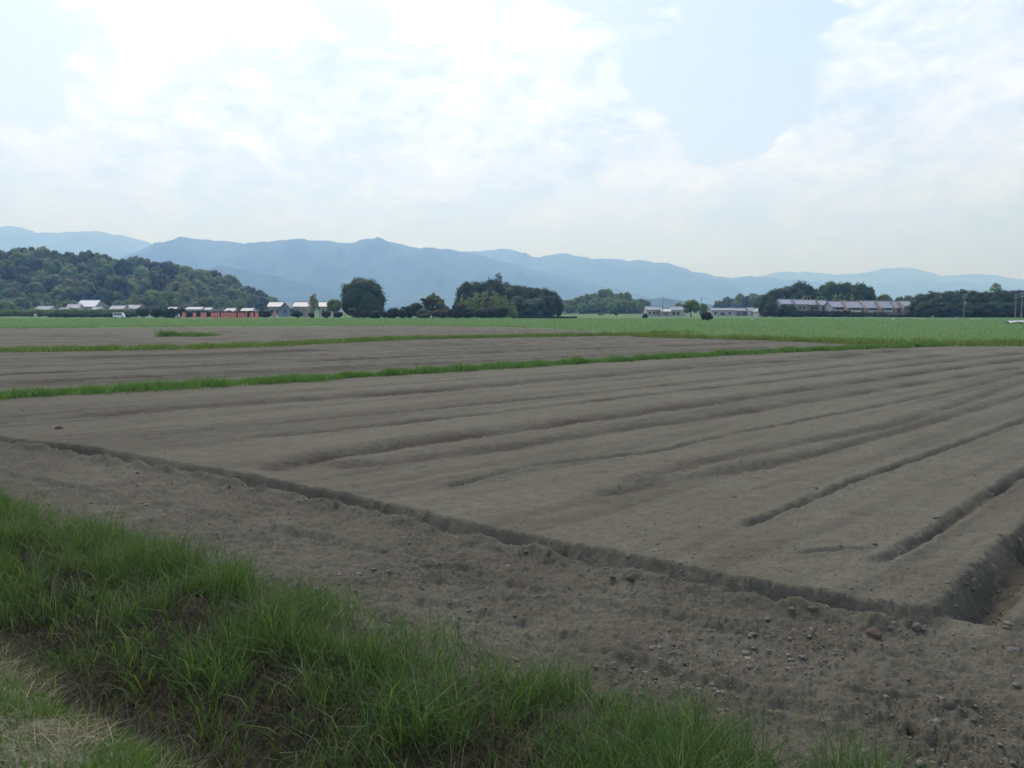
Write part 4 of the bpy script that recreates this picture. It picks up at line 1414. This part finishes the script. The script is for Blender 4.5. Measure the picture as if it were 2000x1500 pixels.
# farmhouses below the large hill
house('farm building with a broad bright white sheet roof under the wooded hill', 150, 184, 430, 586.5, 598, 'wall_grey', 'roof_white', 14, 0.12, ((0.2, 0.35, 0.3, 0.7),), 0.8, 'farm_building', 'building')
house('grey hipped farmhouse below the bright white roof', 131, 152, 410, 594, 601, 'wall_white', 'roof_light', 8, 0.2, ((0.3, 0.6, 0.3, 0.7),), 0.8)
house('low farmhouse with pale grey roof at the foot of the bushy spur', 68, 96, 415, 598, 604, 'wall_white', 'roof_light', 8, 0, ((0.3, 0.6, 0.3, 0.7),), 0.8)
house('small pink-roofed shed between farmhouses under the spur', 114, 131, 405, 601, 605, 'wall_cream', 'roof_light', 6, 0, ((0.3, 0.6, 0.3, 0.7),))
house('shed with pale roof right of the bright white roofed farm building', 178, 196, 405, 600, 604, 'wall_cream', 'roof_light', 6, 0, ((0.3, 0.6, 0.3, 0.7),))
house('pale farmhouse with light roof behind the white van', 214, 239, 400, 597, 603, 'wall_white', 'roof_light', 8, 0, ((0.3, 0.6, 0.3, 0.7),), 0.8)
house('long pale-roofed farmhouse just beside the square dark tree', 243, 267, 405, 596, 603, 'wall_cream', 'roof_pale', 8, -0.15, ((0.3, 0.6, 0.3, 0.7),), 0.8)
house('tiny white roof glimpsed over the tall dark hedge', 326, 342, 410, 600, 604, 'wall_white', 'roof_pale', 7, 0, ())
house('long white roof showing above the hedge behind the red pillars', 362, 392, 400, 600, 604, 'wall_white', 'roof_pale', 8, 0, (), 0.5)
house('grey roof showing above the hedge next to the long white roof', 394, 410, 402, 601, 605, 'wall_grey', 'roof_light', 8, 0, ())
house('pale cream house peeping over the hedge among small trees', 438, 456, 395, 602, 608, 'wall_cream', 'roof_tile', 8, 0, ((0.3, 0.6, 0.3, 0.7),))
house('low white roof near the end of the pillar row behind the hedge', 470, 492, 398, 602, 607, 'wall_white', 'roof_light', 8, 0, ())
house('large farmhouse with pinkish pale roof beside the round clipped shrub', 524, 549, 350, 590, 598, 'wall_white', 'roof_light', 9, 0.1, ((0.2, 0.45, 0.3, 0.7), (0.6, 0.8, 0.3, 0.7)), 0.8)
house('pale blue walled house with dark gable roof among the farmhouses', 547, 566, 345, 591, 601, 'wall_blue', 'roof_tile', 9, 0, ((0.35, 0.65, 0.4, 0.75),), 0.6, gable=True)
house('wide white farmhouse with overhanging grey eaves behind the thin tree', 573, 602, 348, 590, 598, 'wall_white', 'roof_light', 9, 0, ((0.15, 0.4, 0.3, 0.7), (0.55, 0.85, 0.3, 0.7)), 1.0)
house('pale house partly behind the bright green small tree', 622, 642, 345, 590, 598, 'wall_white', 'roof_light', 9, 0, ((0.3, 0.55, 0.3, 0.7),), 0.8)
P = at(596, 606, 330)
tag(MB().box(-1.2, 1.2, 0, 2.5, 0, P.z).box(-1.35, 1.35, -0.15, 2.65, P.z, P.z + 0.15).build('shed', M['wall_pink'], loc=(P.x, 330, 0)), 'small pinkish flat-roofed shed between round clipped shrubs', 'shed')

# vermilion pillars of the palace site
shaft = MB().lathe([(0.24, 0.22), (0.25, 0.26), (0.25, 1.86), (0.235, 1.9)], 14).mesh('shaft', False)
shaft.materials.append(M['vermilion'])
plin = MB().box(-0.42, 0.42, -0.42, 0.42, -0.05, 0.16).box(-0.33, 0.33, -0.33, 0.33, 0.16, 0.22).mesh('plinth')
plin.materials.append(M['plinth'])
PU = [357.8, 361.8, 378.5, 381.6, 394, 397.8, 401.4, 413.8, 418, 422.3, 427, 433.5, 438, 442.4, 446.8, 451.2, 455.6, 460, 466.5, 471, 475.4, 481, 489.8, 493.6, 500, 503.4, 536]
for i, u in enumerate(PU):
    Yp = 243.5 if i % 2 == 0 else 247.0
    if u == 536:
        Yp = 243
    P = at(u, 620, Yp)
    zb = float(gz([P.x], [Yp])[0])
    root = empty('pillar', (P.x, Yp, zb))
    sc = 1.0 if u != 536 else 1.12
    link('shaft', shaft, None, root, scale=(sc, sc, sc))
    link('plinth', plin, None, root, scale=(sc, sc, 1))
    if u == 536:
        tag(root, 'single red pillar standing apart beyond the round shrub', 'pillar')
    else:
        tag(root, 'short round vermilion red pillar on a pale plinth in the pillar row', 'pillar', 'red pillars in rows')
P0, P1 = at(355, 624, 242.3), at(506, 624, 242.3)
kz = float(gz([P0.x], [242.3])[0])
tag(MB().box(P0.x, P1.x, 241.9, 242.4, kz - 0.1, kz + 0.16).build('kerb', M['plinth']), 'long pale stone kerb in front of the red pillars', 'kerb')

# small white things near the pillars
for (u, top, Y, w, lb) in [(349, 613.5, 250, 0.55, 'tiny white notice board on a post beside the first red pillars'),
                           (344, 617, 246, 0.4, 'smaller white marker post next to the notice board by the pillars'),
                           (541, 616, 246, 0.5, 'small white sign beside the single red pillar'),
                           (69, 613, 300, 0.9, 'small white box-like sign before the lighter green hedge'),
                           (1745, 623, 208, 0.75, 'white utility cabinet standing at the crop edge before the terrace')]:
    P = at(u, top, Y)
    zb = float(gz([P.x], [Y])[0])
    root = empty('sign', (P.x, Y, zb))
    hh = max(0.5, P.z - zb)
    MB().box(-w / 2, w / 2, -0.05, 0.05, hh * 0.45, hh).build('board', M['sign_white'], root)
    MB().box(-0.04, 0.04, 0.05, 0.12, -0.05, hh * 0.95).build('post', M['steel'], root)
    tag(root, lb, 'sign')

# ------------------------------------------------------------------ white van
def van(u, Y):
    P = at(u, 620, Y)
    zb = float(gz([P.x], [Y])[0])
    root = empty('van', (P.x, Y, zb), R(6))
    tag(root, 'small white van parked beside the dark hedge', 'van')
    L, Wd, Hh = 3.3, 1.45, 1.85
    out = [(-L / 2, .32), (L / 2 - .05, .32), (L / 2, .75), (L / 2 - .12, 1.0), (L / 2 - .55, Hh - .06), (L / 2 - .8, Hh), (-L / 2 + .12, Hh), (-L / 2, Hh - .2)]
    mb = MB()
    n_ = len(out)
    mb.add([(x_, -Wd / 2, z_) for x_, z_ in out] + [(x_, Wd / 2, z_) for x_, z_ in out],
           [tuple(range(n_)), tuple(range(n_, 2 * n_))[::-1]] + [(i, n_ + i, n_ + (i + 1) % n_, (i + 1) % n_) for i in range(n_)])
    mb.build('body', M['car_white'], root)
    for (x0, x1) in ((-1.45, -0.6), (-0.5, 0.3), (0.4, 0.95)):
        for s_ in (-1, 1):
            y0 = s_ * (Wd / 2 + 0.003)
            MB().box(x0, x1, min(y0, y0 + s_ * .02), max(y0, y0 + s_ * .02), 1.1, 1.62).build('window', M['glass'], root)
    for x_ in (-1.05, 1.05):
        for s_ in (-1, 1):
            wb = MB()
            y_ = s_ * (Wd / 2 - 0.08)
            wb.tube((x_, y_ - .09, .28), (x_, y_ + .09, .28), .28, .28, 14)
            wheel = wb.build('wheel', M['rubber'], root)
            MB().tube((x_, y_ + s_ * .085, .28), (x_, y_ + s_ * .1, .28), .16, .15, 12).build('rim', M['steel'], wheel)
    for s_ in (-1, 1):
        MB().box(L / 2 - .1, L / 2 - .01, s_ * .5 - .12, s_ * .5 + .12, .72, .92).build('headlight', M['sign_white'], root)


van(233, 262)

# ------------------------------------------------------------------ utility poles
def pole(u, top, Y, label, arms=2, trans=False):
    P = at(u, top, Y)
    zb = 0.0
    root = empty('utility_pole', (P.x, Y, zb))
    tag(root, label, 'utility pole', 'utility poles across the plain')
    MB().tube((0, 0, -.2), (0, 0, P.z), .19, .11, 10).build('pole', M['concrete'], root)
    for i in range(arms):
        z_ = P.z - 0.35 - 0.9 * i
        arm = MB().box(-0.9, 0.9, -.21, -.12, z_ - .05, z_ + .05).build('crossarm', M['steel'], root)
        ib = MB()
        for x_ in (-.8, -.35, .35, .8):
            ib.lathe([(.05, z_ + .05), (.07, z_ + .12), (.04, z_ + .22)], 7, x_, -.165)
        ib.build('insulators', M['sign_white'], arm)
    if trans:
        MB().lathe([(.2, P.z - 3.6), (.26, P.z - 3.5), (.26, P.z - 2.7), (.2, P.z - 2.6)], 10, 0.42, -0.1).build('transformer', M['steel'], root)


pole(1295, 578, 350, 'thin utility pole between the low white houses')
pole(1884, 574, 290, 'pale concrete utility pole before the dark wood with a transformer', 2, True)
pole(1985, 574, 280, 'utility pole of the close pair, the one nearer the airy pine')
pole(1997, 571, 268, 'utility pole of the close pair beside the sheeted heap')
pole(1370, 580, 420, 'faint far utility pole beyond the pale green broad tree')

# low pale things along the farm track on the plain
for (u0, u1, top, Y, lb) in [(1788, 1806, 623.5, 230, 'short pale concrete edging block on the track below the dark wood'),
                             (1832, 1872, 625, 222, 'long low pale concrete edging on the track near the single pole'),
                             (1896, 1918, 622.5, 226, 'low pale concrete block wall at the track beneath the dark wood')]:
    a, b_ = at(u0, top, Y), at(u1, top, Y)
    zb = float(gz([a.x], [Y])[0])
    mb = MB()
    nb = max(2, int((b_.x - a.x) / 0.9))
    wd = (b_.x - a.x) / nb
    for i in range(nb):
        mb.box(a.x + wd * i + .01, a.x + wd * (i + 1) - .01, Y, Y + .3, zb - .1, max(zb + 0.35, a.z + random.uniform(-.04, .04)))
    tag(mb.build('concrete_edging', M['plinth']), lb, 'edging')
P = at(1471, 625.5, 215)
zb = float(gz([P.x], [215])[0])
tag(MB().box(-.55, .55, 0, .4, zb - .05, zb + .42).box(-.6, .6, -.04, .44, zb + .42, zb + .5).build('concrete_box', M['plinth'], loc=(P.x, 215, 0)), 'lone small white concrete water box in the green crop', 'box')

# sheeted heap at the field's far corner
a = at(1968, 632, 142)
zb = float(gz([a.x + 2], [142])[0])
root = empty('sheeted_heap', (a.x + 2.6, 142, zb))
tag(root, 'low heap of brown boards under a pale plastic sheet at the crop edge', 'heap')
r = random.Random(5)
for i in range(9):
    mb = MB()
    z0 = 0.02 + 0.085 * (i // 3)
    xo, yo = r.uniform(-.3, .3), -0.7 + 0.65 * (i % 3)
    mb.box(-2.5 + xo, 2.4 + xo, yo, yo + .5, z0, z0 + .07)
    mb.build('board', M['boards'], root)
nxs, nys = 40, 14
xs = np.linspace(-2.75, 2.75, nxs)
ys = np.linspace(-1.05, 1.15, nys)
XX, YY = np.meshgrid(xs, ys)
ZZ = 0.42 + 0.22 * np.exp(-(YY / .7) ** 2) + 0.10 * fbm(XX.ravel() * 1.4, YY.ravel() * 1.4, 3, 601).reshape(XX.shape) - 0.12 * (np.abs(XX) / 2.75) ** 6
idx = np.arange(nxs * nys).reshape(nys, nxs)
q = np.stack([idx[:-1, :-1].ravel(), idx[:-1, 1:].ravel(), idx[1:, 1:].ravel(), idx[1:, :-1].ravel()], 1)
link('plastic_sheet', np_mesh('plastic_sheet', np.stack([XX.ravel(), YY.ravel(), ZZ.ravel()], 1), [q], True), M['sheet'], root)

# ------------------------------------------------------------------ haze
m, b = new_mat('haze')
pv = b.new('ShaderNodeVolumePrincipled')
pv.inputs['Color'].default_value = (0.30, 0.52, 1.0, 1)
pv.inputs['Absorption Color'].default_value = (1, 1, 1, 1)      # air scatters, it does not soak up light
pv.inputs['Density'].default_value = 0.00025
pv.inputs['Anisotropy'].default_value = 0.4
o_ = b.new('ShaderNodeOutputMaterial')
b.l.new(pv.outputs[0], o_.inputs['Volume'])
hz = MB().box(-31000, 31000, -30500, 31000, -25, 1150).build('haze', m)
tag(hz, 'pale blue summer haze over the whole plain and mountains', 'haze', kind='stuff')
print('hill trees', n_hill, 'ground verts', len(X))
